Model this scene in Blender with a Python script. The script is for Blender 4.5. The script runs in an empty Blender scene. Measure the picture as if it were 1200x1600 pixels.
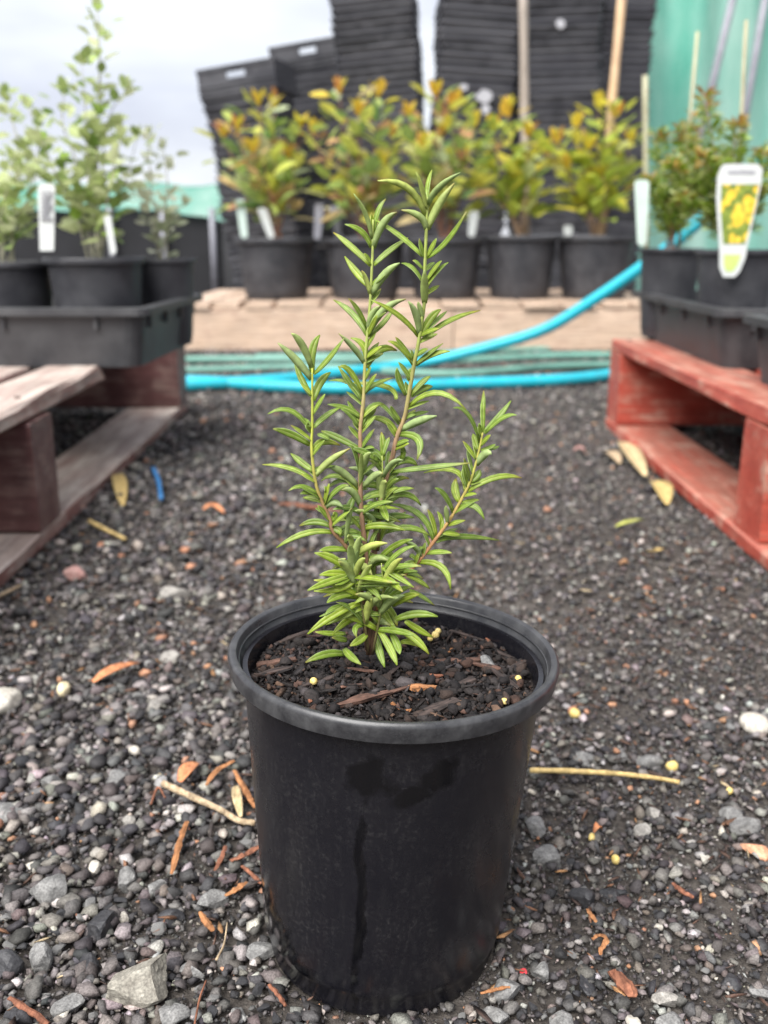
import bpy, math, random
import numpy as np
from mathutils import Vector, Matrix, noise as mnoise

rnd = random.Random(7)
rng = np.random.default_rng(7)
SC = bpy.context.scene
COL = SC.collection

# ---------------------------------------------------------------- camera
F_PX, CXP, CYP = 1520.0, 600.0, 800.0          # focal length and centre in photo pixels (1200 x 1600)
PITCH = math.radians(15.62)
CAM_H = 0.388
cam_data = bpy.data.cameras.new('camera')
cam = bpy.data.objects.new('camera', cam_data)
COL.objects.link(cam)
cam.location = (0, 0, CAM_H)
cam.rotation_euler = (math.pi / 2 - PITCH, 0, 0)
cam_data.sensor_fit = 'HORIZONTAL'
cam_data.sensor_width = 36.0
cam_data.lens = F_PX / 1200 * 36.0
cam_data.clip_start = 0.02
cam_data.clip_end = 3000
cam_data.dof.use_dof = True
cam_data.dof.focus_distance = 0.485
cam_data.dof.aperture_fstop = 11.0
SC.camera = cam

# ---------------------------------------------------------------- sky, sun, exposure
SUN_EL, SUN_ROT = math.radians(52), math.radians(-148)
world = bpy.data.worlds.new('World')
SC.world = world
world.use_nodes = True
wn, wl = world.node_tree.nodes, world.node_tree.links
wn.clear()
w_out = wn.new('ShaderNodeOutputWorld')
w_mix = wn.new('ShaderNodeMixShader')
w_mix.inputs[0].default_value = 0.9
sky = wn.new('ShaderNodeTexSky')
sky.sky_type = 'NISHITA'
sky.sun_disc = False
sky.sun_elevation = SUN_EL
sky.sun_rotation = SUN_ROT
bg1 = wn.new('ShaderNodeBackground')
bg1.inputs[1].default_value = 0.05
wl.new(sky.outputs[0], bg1.inputs[0])
tc = wn.new('ShaderNodeTexCoord')
mp = wn.new('ShaderNodeMapping')
mp.inputs['Scale'].default_value = (1.0, 1.0, 3.2)
wl.new(tc.outputs['Generated'], mp.inputs[0])
nz = wn.new('ShaderNodeTexNoise')
nz.inputs['Scale'].default_value = 3.4
nz.inputs['Detail'].default_value = 5
nz.inputs['Roughness'].default_value = 0.48
wl.new(mp.outputs[0], nz.inputs['Vector'])
cr = wn.new('ShaderNodeValToRGB')
cr.color_ramp.elements[0].position = 0.34
cr.color_ramp.elements[0].color = (0.58, 0.59, 0.70, 1)
cr.color_ramp.elements[1].position = 0.64
cr.color_ramp.elements[1].color = (0.93, 0.95, 1.0, 1)
wl.new(nz.outputs[0], cr.inputs[0])
bg2 = wn.new('ShaderNodeBackground')
bg2.inputs[1].default_value = 0.200
wl.new(cr.outputs[0], bg2.inputs[0])
wl.new(bg1.outputs[0], w_mix.inputs[1])
wl.new(bg2.outputs[0], w_mix.inputs[2])
wl.new(w_mix.outputs[0], w_out.inputs[0])

sun_d = bpy.data.lights.new('sun', 'SUN')
sun_d.energy = 1.5
sun_d.angle = math.radians(50)
sun_d.color = (1.0, 0.98, 0.95)
sun = bpy.data.objects.new('sun', sun_d)
COL.objects.link(sun)
_sd = Vector((math.sin(SUN_ROT) * math.cos(SUN_EL), math.cos(SUN_ROT) * math.cos(SUN_EL), math.sin(SUN_EL)))
sun.rotation_euler = _sd.to_track_quat('Z', 'Y').to_euler()
sun.location = (-2, 0, 5)

vs = SC.view_settings
vs.view_transform = 'Standard'
vs.look = 'None'
vs.gamma = 1
vs.use_curve_mapping = False
vs.exposure = 2.5
SC.render.film_transparent = False
SC.cycles.max_bounces = 8
SC.cycles.use_denoising = True

# ---------------------------------------------------------------- pixel helpers
_F = Vector((0, math.cos(PITCH), -math.sin(PITCH)))
_U = Vector((0, math.sin(PITCH), math.cos(PITCH)))
_R = Vector((1, 0, 0))
CAM = Vector((0, 0, CAM_H))


def ray(px, py):
    return _F + _R * ((px - CXP) / F_PX) + _U * ((CYP - py) / F_PX)


def on_z(px, py, z=0.0):
    d = ray(px, py)
    return CAM + d * ((z - CAM_H) / d.z)


def on_y(px, py, Y):
    d = ray(px, py)
    return CAM + d * (Y / d.y)


# ---------------------------------------------------------------- object helpers
def tag(o, label=None, cat=None, group=None, kind=None):
    if label: o['label'] = label
    if cat: o['category'] = cat
    if group: o['group'] = group
    if kind: o['kind'] = kind
    return o


def empty(name, loc=(0, 0, 0), rot=(0, 0, 0)):
    o = bpy.data.objects.new(name, None)
    o.empty_display_size = 0.05
    COL.objects.link(o)
    o.location = loc
    o.rotation_euler = rot
    return o


def link(name, me, parent=None, mat=None, matrix=None):
    o = bpy.data.objects.new(name, me)
    COL.objects.link(o)
    if mat is not None and not me.materials:
        me.materials.append(mat)
    if parent is not None:
        o.parent = parent
    if matrix is not None:
        o.matrix_local = matrix
    return o


def mesh(name, verts, faces, smooth=False, cols=None, uvs=None):
    me = bpy.data.meshes.new(name)
    me.from_pydata([tuple(v) for v in verts], [], [tuple(f) for f in faces])
    if smooth:
        me.polygons.foreach_set('use_smooth', [True] * len(me.polygons))
    if cols is not None:
        a = me.color_attributes.new('Col', 'FLOAT_COLOR', 'POINT')
        flat = np.ones((len(verts), 4), np.float32)
        flat[:, :3] = np.asarray(cols, np.float32)
        a.data.foreach_set('color', flat.ravel())
    me.update()
    return me


def np_mesh(name, V, T, cols=None, smooth=False):
    """big triangle mesh from numpy arrays"""
    me = bpy.data.meshes.new(name)
    nv, nt = len(V), len(T)
    me.vertices.add(nv)
    me.vertices.foreach_set('co', V.astype(np.float32).ravel())
    me.loops.add(nt * 3)
    me.loops.foreach_set('vertex_index', T.astype(np.int32).ravel())
    me.polygons.add(nt)
    me.polygons.foreach_set('loop_start', np.arange(0, nt * 3, 3, dtype=np.int32))
    me.polygons.foreach_set('loop_total', np.full(nt, 3, np.int32))
    if smooth:
        me.polygons.foreach_set('use_smooth', np.ones(nt, bool))
    if cols is not None:
        a = me.color_attributes.new('Col', 'FLOAT_COLOR', 'POINT')
        flat = np.ones((nv, 4), np.float32)
        flat[:, :3] = cols
        a.data.foreach_set('color', flat.ravel())
    me.update(calc_edges=True)
    me.validate()
    return me


class MB:
    """collects shapes for one mesh"""
    def __init__(s):
        s.v, s.f, s.c = [], [], []

    def add(s, verts, faces, col=None):
        b = len(s.v)
        s.v += [Vector(v) for v in verts]
        s.f += [tuple(i + b for i in f) for f in faces]
        s.c += [col or (1, 1, 1)] * len(verts)

    def box(s, x0, x1, y0, y1, z0, z1, M=None):
        vs_ = [Vector((x, y, z)) for z in (z0, z1) for y in (y0, y1) for x in (x0, x1)]
        if M is not None: vs_ = [M @ v for v in vs_]
        s.add(vs_, [(0, 2, 3, 1), (4, 5, 7, 6), (0, 1, 5, 4), (2, 6, 7, 3), (0, 4, 6, 2), (1, 3, 7, 5)])

    def tube(s, pts, rad, n=8, cap=True, cols=None):
        pts = [Vector(p) for p in pts]
        if not hasattr(rad, '__len__'): rad = [rad] * len(pts)
        b = len(s.v)
        up = Vector((0.13, 0.21, 0.97))
        for i, p in enumerate(pts):
            t = (pts[min(i + 1, len(pts) - 1)] - pts[max(i - 1, 0)])
            t = t.normalized() if t.length > 1e-9 else Vector((0, 0, 1))
            a = up - t * up.dot(t)
            if a.length < 1e-3: a = Vector((1, 0, 0)) - t * t.x
            a.normalize()
            up = a
            c = t.cross(a)
            for k in range(n):
                q = 2 * math.pi * k / n
                s.v.append(p + (a * math.cos(q) + c * math.sin(q)) * rad[i])
                s.c.append(cols[i] if cols else (1, 1, 1))
        for i in range(len(pts) - 1):
            for k in range(n):
                k2 = (k + 1) % n
                s.f.append((b + i * n + k, b + i * n + k2, b + (i + 1) * n + k2, b + (i + 1) * n + k))
        if cap:
            s.f.append(tuple(b + k for k in range(n))[::-1])
            s.f.append(tuple(b + (len(pts) - 1) * n + k for k in range(n)))

    def lathe(s, prof, n=48, close=False):
        b = len(s.v)
        for r, z in prof:
            for k in range(n):
                q = 2 * math.pi * k / n
                s.v.append(Vector((r * math.cos(q), r * math.sin(q), z)))
                s.c.append((1, 1, 1))
        m = len(prof)
        for i in range(m if close else m - 1):
            j = (i + 1) % m
            for k in range(n):
                k2 = (k + 1) % n
                s.f.append((b + i * n + k, b + i * n + k2, b + j * n + k2, b + j * n + k))

    def mesh(s, name, smooth=False):
        return mesh(name, s.v, s.f, smooth, s.c)

    def build(s, name, mat, parent=None, smooth=False, matrix=None, auto=False):
        me = s.mesh(name, smooth)
        o = link(name, me, parent, mat, matrix)
        if auto:
            me.polygons.foreach_set('use_smooth', [True] * len(me.polygons))
            try:
                me.set_sharp_from_angle(angle=math.radians(38))
            except Exception:
                pass
        return o


def spline(pts, k=8):
    """Catmull-Rom through pts"""
    P = [Vector(p) for p in pts]
    P = [P[0] * 2 - P[1]] + P + [P[-1] * 2 - P[-2]]
    out = []
    for i in range(1, len(P) - 2):
        p0, p1, p2, p3 = P[i - 1], P[i], P[i + 1], P[i + 2]
        for j in range(k):
            t = j / k
            out.append(0.5 * ((2 * p1) + (p2 - p0) * t + (2 * p0 - 5 * p1 + 4 * p2 - p3) * t * t + (3 * p1 - p0 - 3 * p2 + p3) * t ** 3))
    out.append(P[-2])
    return out


def bevel_box_mesh(name, lx, ly, lz, bev=0.003, jit=0.0, seed=0, seg=1):
    """board with chamfered long edges and slightly uneven faces, centred, long axis y"""
    r = random.Random(seed)
    mb = MB()
    n = max(2, int(ly / 0.12)) if jit > 0 else 1
    prof = [(-lx / 2 + bev, -lz / 2), (lx / 2 - bev, -lz / 2), (lx / 2, -lz / 2 + bev), (lx / 2, lz / 2 - bev),
            (lx / 2 - bev, lz / 2), (-lx / 2 + bev, lz / 2), (-lx / 2, lz / 2 - bev), (-lx / 2, -lz / 2 + bev)]
    vs_, fs = [], []
    ends = [-ly / 2] + [-ly / 2 + ly * i / n for i in range(1, n)] + [ly / 2]
    for y in ends:
        for (x, z) in prof:
            vs_.append((x + r.uniform(-jit, jit), y + (r.uniform(-jit, jit) if abs(y) > ly / 2 - 1e-6 else 0), z + r.uniform(-jit, jit) * 0.5))
    for i in range(len(ends) - 1):
        for k in range(8):
            k2 = (k + 1) % 8
            fs.append((i * 8 + k, i * 8 + k2, (i + 1) * 8 + k2, (i + 1) * 8 + k))
    fs.append(tuple(range(8))[::-1])
    fs.append(tuple((len(ends) - 1) * 8 + k for k in range(8)))
    return mesh(name, vs_, fs)


# ---------------------------------------------------------------- materials
class NT:
    def __init__(s, name):
        s.m = bpy.data.materials.new(name)
        s.m.use_nodes = True
        s.n, s.l = s.m.node_tree.nodes, s.m.node_tree.links
        s.b = s.n['Principled BSDF']
        s.out = s.n['Material Output']

    def node(s, t, **kw):
        nd = s.n.new(t)
        for k, v in kw.items():
            if k in nd.inputs: nd.inputs[k].default_value = v
            else: setattr(nd, k, v)
        return nd

    def coord(s, out='Object', scale=(1, 1, 1), rand=False):
        t = s.node('ShaderNodeTexCoord')
        m = s.node('ShaderNodeMapping')
        m.inputs['Scale'].default_value = scale
        s.l.new(t.outputs[out], m.inputs[0])
        if rand:
            oi = s.node('ShaderNodeObjectInfo')
            mu = s.node('ShaderNodeMath', operation='MULTIPLY')
            mu.inputs[1].default_value = 37.0
            s.l.new(oi.outputs['Random'], mu.inputs[0])
            cx = s.node('ShaderNodeCombineXYZ')
            s.l.new(mu.outputs[0], cx.inputs[0]); s.l.new(mu.outputs[0], cx.inputs[2])
            s.l.new(cx.outputs[0], m.inputs['Location'])
        return m.outputs[0]

    def noise(s, vec, scale, detail=4, rough=0.55):
        nd = s.node('ShaderNodeTexNoise')
        nd.inputs['Scale'].default_value = scale
        nd.inputs['Detail'].default_value = detail
        nd.inputs['Roughness'].default_value = rough
        if vec is not None: s.l.new(vec, nd.inputs['Vector'])
        return nd.outputs['Fac']

    def ramp(s, fac, stops, interp='LINEAR'):
        nd = s.node('ShaderNodeValToRGB')
        cr_ = nd.color_ramp
        cr_.interpolation = interp
        while len(cr_.elements) < len(stops): cr_.elements.new(0.5)
        for e, (p, c) in zip(cr_.elements, stops):
            e.position = p
            e.color = (c[0], c[1], c[2], 1) if hasattr(c, '__len__') else (c, c, c, 1)
        s.l.new(fac, nd.inputs[0])
        return nd.outputs[0]

    def mix(s, fac, a, b, mode='MIX'):
        nd = s.node('ShaderNodeMix', data_type='RGBA', blend_type=mode)
        for k, val in ((0, fac), (6, a), (7, b)):
            sock = nd.inputs[k]
            if hasattr(val, 'links'): s.l.new(val, sock)
            elif k == 0: sock.default_value = val
            else: sock.default_value = (val[0], val[1], val[2], 1)
        return nd.outputs[2]

    def math(s, op, a, b=None):
        nd = s.node('ShaderNodeMath', operation=op)
        for i, v in enumerate((a, b)):
            if v is None: continue
            if hasattr(v, 'links'): s.l.new(v, nd.inputs[i])
            else: nd.inputs[i].default_value = v
        return nd.outputs[0]

    def attr(s, name='Col'):
        return s.node('ShaderNodeAttribute', attribute_name=name).outputs['Color']

    def bump(s, h, strength=0.3, dist=0.002):
        nd = s.node('ShaderNodeBump')
        nd.inputs['Strength'].default_value = strength
        nd.inputs['Distance'].default_value = dist
        s.l.new(h, nd.inputs['Height'])
        s.l.new(nd.outputs[0], s.b.inputs['Normal'])

    def set(s, color=None, rough=None, spec=None):
        if color is not None:
            if hasattr(color, 'links'): s.l.new(color, s.b.inputs['Base Color'])
            else: s.b.inputs['Base Color'].default_value = (*color, 1)
        if rough is not None:
            if hasattr(rough, 'links'): s.l.new(rough, s.b.inputs['Roughness'])
            else: s.b.inputs['Roughness'].default_value = rough
        if spec is not None: s.b.inputs['Specular IOR Level'].default_value = spec
        return s

    def translucent(s, color, fac):
        tr = s.node('ShaderNodeBsdfTranslucent')
        if hasattr(color, 'links'): s.l.new(color, tr.inputs[0])
        else: tr.inputs[0].default_value = (*color, 1)
        mx = s.node('ShaderNodeMixShader')
        mx.inputs[0].default_value = fac
        s.l.new(s.b.outputs[0], mx.inputs[1]); s.l.new(tr.outputs[0], mx.inputs[2])
        s.l.new(mx.outputs[0], s.out.inputs[0])


M = {}

# gravel and stones: colour comes with each stone
t = NT('stone')
c = t.coord('Object')
n1 = t.noise(c, 900, 3)
n2 = t.noise(c, 160, 4)
col = t.mix(1.0, t.attr(), t.ramp(n1, [(0.3, 0.55), (0.7, 1.45)]), 'MULTIPLY')
col = t.mix(1.0, col, t.ramp(n2, [(0.3, (0.75, 0.72, 0.72)), (0.7, (1.2, 1.2, 1.18))]), 'MULTIPLY')
t.set(col, 0.72, 0.4); t.bump(n1, 0.5, 0.0008)
M['stone'] = t.m


def solid_stone(name, c0, c1, scale=220, rough=0.75):
    t = NT(name)
    c = t.coord('Object', rand=True)
    n1 = t.noise(c, scale, 5, 0.65)
    n2 = t.noise(c, scale * 5, 2)
    col = t.mix(t.ramp(n1, [(0.35, 0.0), (0.68, 1.0)]), c0, c1)
    col = t.mix(1.0, col, t.ramp(n2, [(0.3, 0.65), (0.7, 1.3)]), 'MULTIPLY')
    t.set(col, rough, 0.35); t.bump(n1, 0.5, 0.002)
    return t.m


M['beige_stone'] = solid_stone('beige_stone', (0.16, 0.145, 0.12), (0.33, 0.31, 0.26), 150)
M['grey_stone'] = solid_stone('grey_stone', (0.10, 0.098, 0.095), (0.24, 0.235, 0.225), 180)
M['dark_stone'] = solid_stone('dark_stone', (0.022, 0.022, 0.025), (0.055, 0.054, 0.056), 150, 0.5)
M['pale_stone'] = solid_stone('pale_stone', (0.18, 0.168, 0.15), (0.33, 0.31, 0.28), 160)
M['white_stone'] = solid_stone('white_stone', (0.36, 0.33, 0.28), (0.50, 0.47, 0.41), 60, 0.45)
M['pink_stone'] = solid_stone('pink_stone', (0.30, 0.16, 0.14), (0.42, 0.27, 0.24), 90)
M['terracotta'] = solid_stone('terracotta', (0.38, 0.17, 0.09), (0.62, 0.34, 0.21), 120)
M['bead'] = solid_stone('bead', (0.62, 0.45, 0.12), (0.72, 0.58, 0.25), 300, 0.4)
M['cream_bead'] = solid_stone('cream_bead', (0.66, 0.55, 0.33), (0.75, 0.66, 0.45), 200, 0.5)

# ground sheet below the gravel
t = NT('ground')
c = t.coord('Object')
n1 = t.noise(c, 220, 5, 0.7)
n2 = t.noise(c, 6, 4)
vo = t.node('ShaderNodeTexVoronoi'); vo.inputs['Scale'].default_value = 110
t.l.new(c, vo.inputs['Vector'])
col = t.ramp(n1, [(0.3, (0.04, 0.034, 0.030)), (0.55, (0.095, 0.083, 0.074)), (0.75, (0.19, 0.17, 0.15))])
col = t.mix(0.35, col, t.ramp(vo.outputs['Color'], [(0.0, (0.03, 0.028, 0.027)), (1.0, (0.16, 0.15, 0.14))]))
col = t.mix(1.0, col, t.ramp(n2, [(0.3, (0.8, 0.78, 0.76)), (0.7, (1.2, 1.17, 1.14))]), 'MULTIPLY')
t.set(col, 0.9, 0.2); t.bump(n1, 0.9, 0.006)
M['ground'] = t.m


def plastic(name, base=(0.012, 0.012, 0.013), dust=(0.10, 0.10, 0.10), amt=0.35, rough=0.38, scale=22, rand=True):
    t = NT(name)
    c = t.coord('Object', rand=rand)
    n1 = t.noise(c, scale, 6, 0.65)
    n2 = t.noise(c, scale * 14, 3, 0.6)
    f = t.math('MULTIPLY', t.ramp(n1, [(0.4, 0.0), (0.72, 1.0)]), amt)
    f2 = t.math('MULTIPLY', t.ramp(n2, [(0.5, 0.0), (0.75, 1.0)]), amt * 0.5)
    f = t.math('MAXIMUM', f, f2)
    t.set(t.mix(f, base, dust), t.ramp(n1, [(0.3, rough), (0.7, min(1, rough + 0.25))]), 0.5)
    t.bump(n1, 0.08, 0.002)
    return t.m


M['tray_plastic'] = plastic('tray_plastic', (0.028, 0.028, 0.031), (0.12, 0.12, 0.12), 0.4, 0.42, 14)
M['pot_plastic'] = plastic('pot_plastic', (0.022, 0.022, 0.026), (0.09, 0.09, 0.095), 0.4, 0.42, 18)
t = NT('stack_plastic')
oi = t.node('ShaderNodeObjectInfo')
n1 = t.noise(t.coord('Object', (1, 1, 1), rand=True), 9, 5, 0.6)
col = t.mix(t.ramp(n1, [(0.4, 0.0), (0.7, 1.0)]), t.ramp(oi.outputs['Random'], [(0.0, (.016, .016, .019)), (0.5, (.028, .028, .034)), (0.8, (.045, .045, .054)), (1.0, (.075, .075, .085))]), (.07, .07, .078))
t.set(col, t.ramp(n1, [(0.3, 0.36), (0.7, 0.6)]), 0.5)
M['stack_plastic'] = t.m
M['rim_plastic'] = plastic('rim_plastic', (0.020, 0.020, 0.022), (0.15, 0.15, 0.15), 0.34, 0.24, 70)

# the foreground pot: dusty black plastic with wet runs, painted dark reflections and scratches
t = NT('wet_reflection_pot_plastic')
tcn = t.node('ShaderNodeTexCoord')
sx = t.node('ShaderNodeSeparateXYZ'); t.l.new(tcn.outputs['Object'], sx.inputs[0])
c = t.coord('Object')
n_big = t.noise(c, 28, 5, 0.62)
n_fine = t.noise(c, 420, 4, 0.7)
cst = t.coord('Object', (1, 1, 0.16))
n_streak = t.noise(cst, 420, 4, 0.6)
csc = t.coord('Object', (0.35, 0.35, 3.5))
n_scr = t.noise(csc, 55, 6, 0.75)
dust = t.math('MULTIPLY', t.ramp(n_big, [(0.36, 0.1), (0.66, 1.0)]), t.ramp(n_fine, [(0.47, 0.06), (0.62, 1.0)]))
dust = t.math('MULTIPLY', dust, t.ramp(n_streak, [(0.42, 0.2), (0.6, 1.0)]))
# wet runs, and a dark reflection painted into the colour: soft uneven patches on the front of the pot
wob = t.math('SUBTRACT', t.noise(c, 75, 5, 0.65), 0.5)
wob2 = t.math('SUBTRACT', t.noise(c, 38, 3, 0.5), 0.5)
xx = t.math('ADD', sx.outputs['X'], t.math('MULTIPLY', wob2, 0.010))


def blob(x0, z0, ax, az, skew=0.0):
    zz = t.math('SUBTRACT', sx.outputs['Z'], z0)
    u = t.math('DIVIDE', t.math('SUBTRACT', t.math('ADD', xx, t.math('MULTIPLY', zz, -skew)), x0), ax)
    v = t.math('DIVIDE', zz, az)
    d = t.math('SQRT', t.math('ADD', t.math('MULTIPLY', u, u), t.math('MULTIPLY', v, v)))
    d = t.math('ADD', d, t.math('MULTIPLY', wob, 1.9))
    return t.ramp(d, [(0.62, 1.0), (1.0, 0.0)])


wet_refl_mask = blob(-0.012, 0.146, 0.013, 0.013)
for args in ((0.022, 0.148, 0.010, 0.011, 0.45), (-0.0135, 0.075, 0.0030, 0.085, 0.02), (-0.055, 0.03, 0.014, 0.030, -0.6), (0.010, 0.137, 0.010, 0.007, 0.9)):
    wet_refl_mask = t.math('MAXIMUM', wet_refl_mask, blob(*args))
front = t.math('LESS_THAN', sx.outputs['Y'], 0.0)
dry = t.math('SUBTRACT', 1.0, t.math('MULTIPLY', front, wet_refl_mask))  # falls to zero inside the wet runs and the painted reflection
dust = t.math('MULTIPLY', dust, dry)
scr = t.math('MULTIPLY', t.ramp(n_scr, [(0.67, 0.0), (0.72, 1.0)]), 0.35)
scr = t.math('MULTIPLY', scr, dry)
amt = t.math('ADD', t.math('MULTIPLY', dust, 0.14), t.math('MULTIPLY', scr, t.ramp(n_fine, [(0.5, 0.0), (0.62, 1.0)])))
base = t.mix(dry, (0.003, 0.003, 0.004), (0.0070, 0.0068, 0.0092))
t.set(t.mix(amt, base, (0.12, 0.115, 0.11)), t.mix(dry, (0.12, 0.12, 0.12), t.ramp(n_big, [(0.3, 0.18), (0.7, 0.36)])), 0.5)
t.bump(t.mix(0.5, n_fine, n_scr), 0.10, 0.0006)
M['wet_reflection_pot_plastic'] = t.m

# soil
t = NT('soil')
c = t.coord('Object')
n1 = t.noise(c, 260, 5, 0.7)
col = t.mix(1.0, t.attr(), t.ramp(n1, [(0.3, 0.5), (0.7, 1.5)]), 'MULTIPLY')
t.set(col, 0.8, 0.3); t.bump(n1, 0.8, 0.002)
M['soil'] = t.m


def bark(name, c0, c1):
    t = NT(name)
    c = t.coord('Object', (1, 0.12, 1), rand=True)
    n1 = t.noise(c, 500, 5, 0.7)
    n2 = t.noise(t.coord('Object', rand=True), 120, 4, 0.6)
    col = t.mix(t.ramp(n1, [(0.35, 0.0), (0.65, 1.0)]), c0, c1)
    col = t.mix(1.0, col, t.ramp(n2, [(0.3, 0.55), (0.7, 1.35)]), 'MULTIPLY')
    t.set(col, 0.8, 0.3); t.bump(n1, 0.7, 0.0015)
    return t.m


M['bark'] = bark('bark', (0.045, 0.026, 0.020), (0.16, 0.085, 0.06))
M['dark_bark'] = bark('dark_bark', (0.018, 0.014, 0.013), (0.07, 0.05, 0.043))
M['orange_bark'] = bark('orange_bark', (0.22, 0.09, 0.035), (0.45, 0.21, 0.09))
M['red_bark'] = bark('red_bark', (0.13, 0.05, 0.03), (0.30, 0.125, 0.07))
M['straw'] = bark('straw', (0.42, 0.29, 0.10), (0.62, 0.47, 0.22))
M['twig'] = bark('twig', (0.28, 0.19, 0.11), (0.52, 0.41, 0.27))

# rosemary
t = NT('rosemary_leaf')
c = t.coord('Object')
n1 = t.noise(c, 300, 3)
oi = t.node('ShaderNodeObjectInfo')
col = t.mix(1.0, t.attr(), t.ramp(n1, [(0.3, 0.82), (0.7, 1.2)]), 'MULTIPLY')
col = t.mix(1.0, col, t.ramp(oi.outputs['Random'], [(0.0, (0.84, 0.88, 0.95)), (0.5, (1.0, 1.0, 1.0)), (1.0, (1.22, 1.12, 0.8))]), 'MULTIPLY')
t.set(col, 0.42, 0.45); t.bump(n1, 0.15, 0.0008)
t.translucent(col, 0.36)
M['rosemary_leaf'] = t.m
t = NT('rosemary_stem')
n1 = t.noise(t.coord('Object', (1, 1, 0.2)), 700, 3)
t.set(t.mix(1.0, t.attr(), t.ramp(n1, [(0.3, 0.7), (0.7, 1.3)]), 'MULTIPLY'), 0.6, 0.3); t.bump(n1, 0.3, 0.0006)
M['rosemary_stem'] = t.m


def leafmat(name, stops, rough=0.5, tl=0.42, scale=60):
    t = NT(name)
    oi = t.node('ShaderNodeObjectInfo')
    col = t.ramp(oi.outputs['Random'], stops)
    n1 = t.noise(t.coord('Object', rand=True), 3.0, 3)
    col = t.mix(1.0, col, t.ramp(n1, [(0.3, 0.75), (0.7, 1.25)]), 'MULTIPLY')
    t.set(col, rough, 0.4)
    t.translucent(col, tl)
    return t.m


M['grey_leaf'] = leafmat('grey_leaf', [(0.0, (0.168, 0.267, 0.056)), (0.2, (0.337, 0.407, 0.154)), (0.55, (0.505, 0.562, 0.281)), (0.85, (0.646, 0.688, 0.421)), (1.0, (0.281, 0.435, 0.056))])
M['silver_leaf'] = leafmat('silver_leaf', [(0.0, (0.330, 0.375, 0.210)), (0.5, (0.570, 0.600, 0.405)), (1.0, (0.750, 0.750, 0.600))])
M['eucalypt_leaf'] = leafmat('eucalypt_leaf', [(0.0, (0.149, 0.269, 0.090)), (0.25, (0.329, 0.434, 0.120)), (0.45, (0.508, 0.568, 0.120)), (0.6, (0.688, 0.658, 0.120)), (0.76, (0.478, 0.568, 0.374)), (0.9, (0.598, 0.404, 0.179)), (1.0, (0.419, 0.194, 0.135))])
M['lime_leaf'] = leafmat('lime_leaf', [(0.0, (0.207, 0.299, 0.057)), (0.3, (0.414, 0.494, 0.081)), (0.6, (0.598, 0.609, 0.092)), (0.85, (0.690, 0.598, 0.081)), (0.95, (0.460, 0.517, 0.253)), (1.0, (0.483, 0.276, 0.081))])
M['tip_leaf'] = leafmat('tip_leaf', [(0.0, (0.632, 0.575, 0.069)), (0.45, (0.667, 0.506, 0.057)), (0.75, (0.644, 0.345, 0.057)), (0.9, (0.460, 0.196, 0.081)), (1.0, (0.575, 0.575, 0.092))])
t = NT('fine_foliage')
col = t.mix(1.0, t.attr(), t.ramp(t.noise(t.coord('Object'), 40, 3), [(0.3, 0.8), (0.7, 1.25)]), 'MULTIPLY')
t.set(col, 0.5, 0.35); t.translucent(col, 0.3)
M['fine_foliage'] = t.m
M['shrub_stem'] = bark('shrub_stem', (0.16, 0.10, 0.06), (0.32, 0.21, 0.13))
M['red_stem'] = bark('red_stem', (0.22, 0.09, 0.06), (0.36, 0.18, 0.10))
M['pale_stem'] = bark('pale_stem', (0.25, 0.24, 0.17), (0.42, 0.40, 0.30))
M['dry_leaf_orange'] = bark('dry_leaf_orange', (0.40, 0.14, 0.06), (0.55, 0.25, 0.12))
M['dry_leaf_cream'] = bark('dry_leaf_cream', (0.42, 0.31, 0.16), (0.56, 0.44, 0.26))
M['dry_leaf_yellow'] = bark('dry_leaf_yellow', (0.40, 0.28, 0.10), (0.56, 0.42, 0.18))
M['dry_leaf_green'] = bark('dry_leaf_green', (0.28, 0.30, 0.06), (0.42, 0.42, 0.12))


def paint_wood(name, paint, worn, wood, wear, top=None):
    """painted board: coat worn along the grain, board long axis is local y"""
    t = NT(name)
    c = t.coord('Object', (1, 0.14, 1), rand=True)
    n1 = t.noise(c, 60, 6, 0.7)
    n2 = t.noise(t.coord('Object', rand=True), 14, 5, 0.65)
    n3 = t.noise(t.coord('Object', (1, 0.05, 1), rand=True), 180, 3, 0.6)
    f = t.ramp(t.math('ADD', t.math('MULTIPLY', n1, 0.5), t.math('MULTIPLY', n2, 0.5)), [(0.5 - wear, 0.0), (0.62 - wear * 0.6, 1.0)])
    col = t.mix(t.ramp(n2, [(0.35, 0.0), (0.65, 1.0)]), paint, worn)
    if top:
        tn_ = t.node('ShaderNodeTexCoord')
        sn = t.node('ShaderNodeSeparateXYZ'); t.l.new(tn_.outputs['Normal'], sn.inputs[0])
        up_ = t.ramp(sn.outputs['Z'], [(0.5, 0.0), (0.9, 1.0)])
        col = t.mix(t.math('MULTIPLY', up_, t.ramp(t.noise(c, 40, 5, 0.6), [(0.32, 0.25), (0.6, 1.0)])), col, top)
    col = t.mix(f, col, wood)
    col = t.mix(1.0, col, t.ramp(n3, [(0.3, 0.72), (0.7, 1.22)]), 'MULTIPLY')
    t.set(col, t.ramp(n2, [(0.3, 0.36), (0.7, 0.62)]), 0.5); t.bump(n1, 0.5, 0.003)
    return t.m


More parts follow.
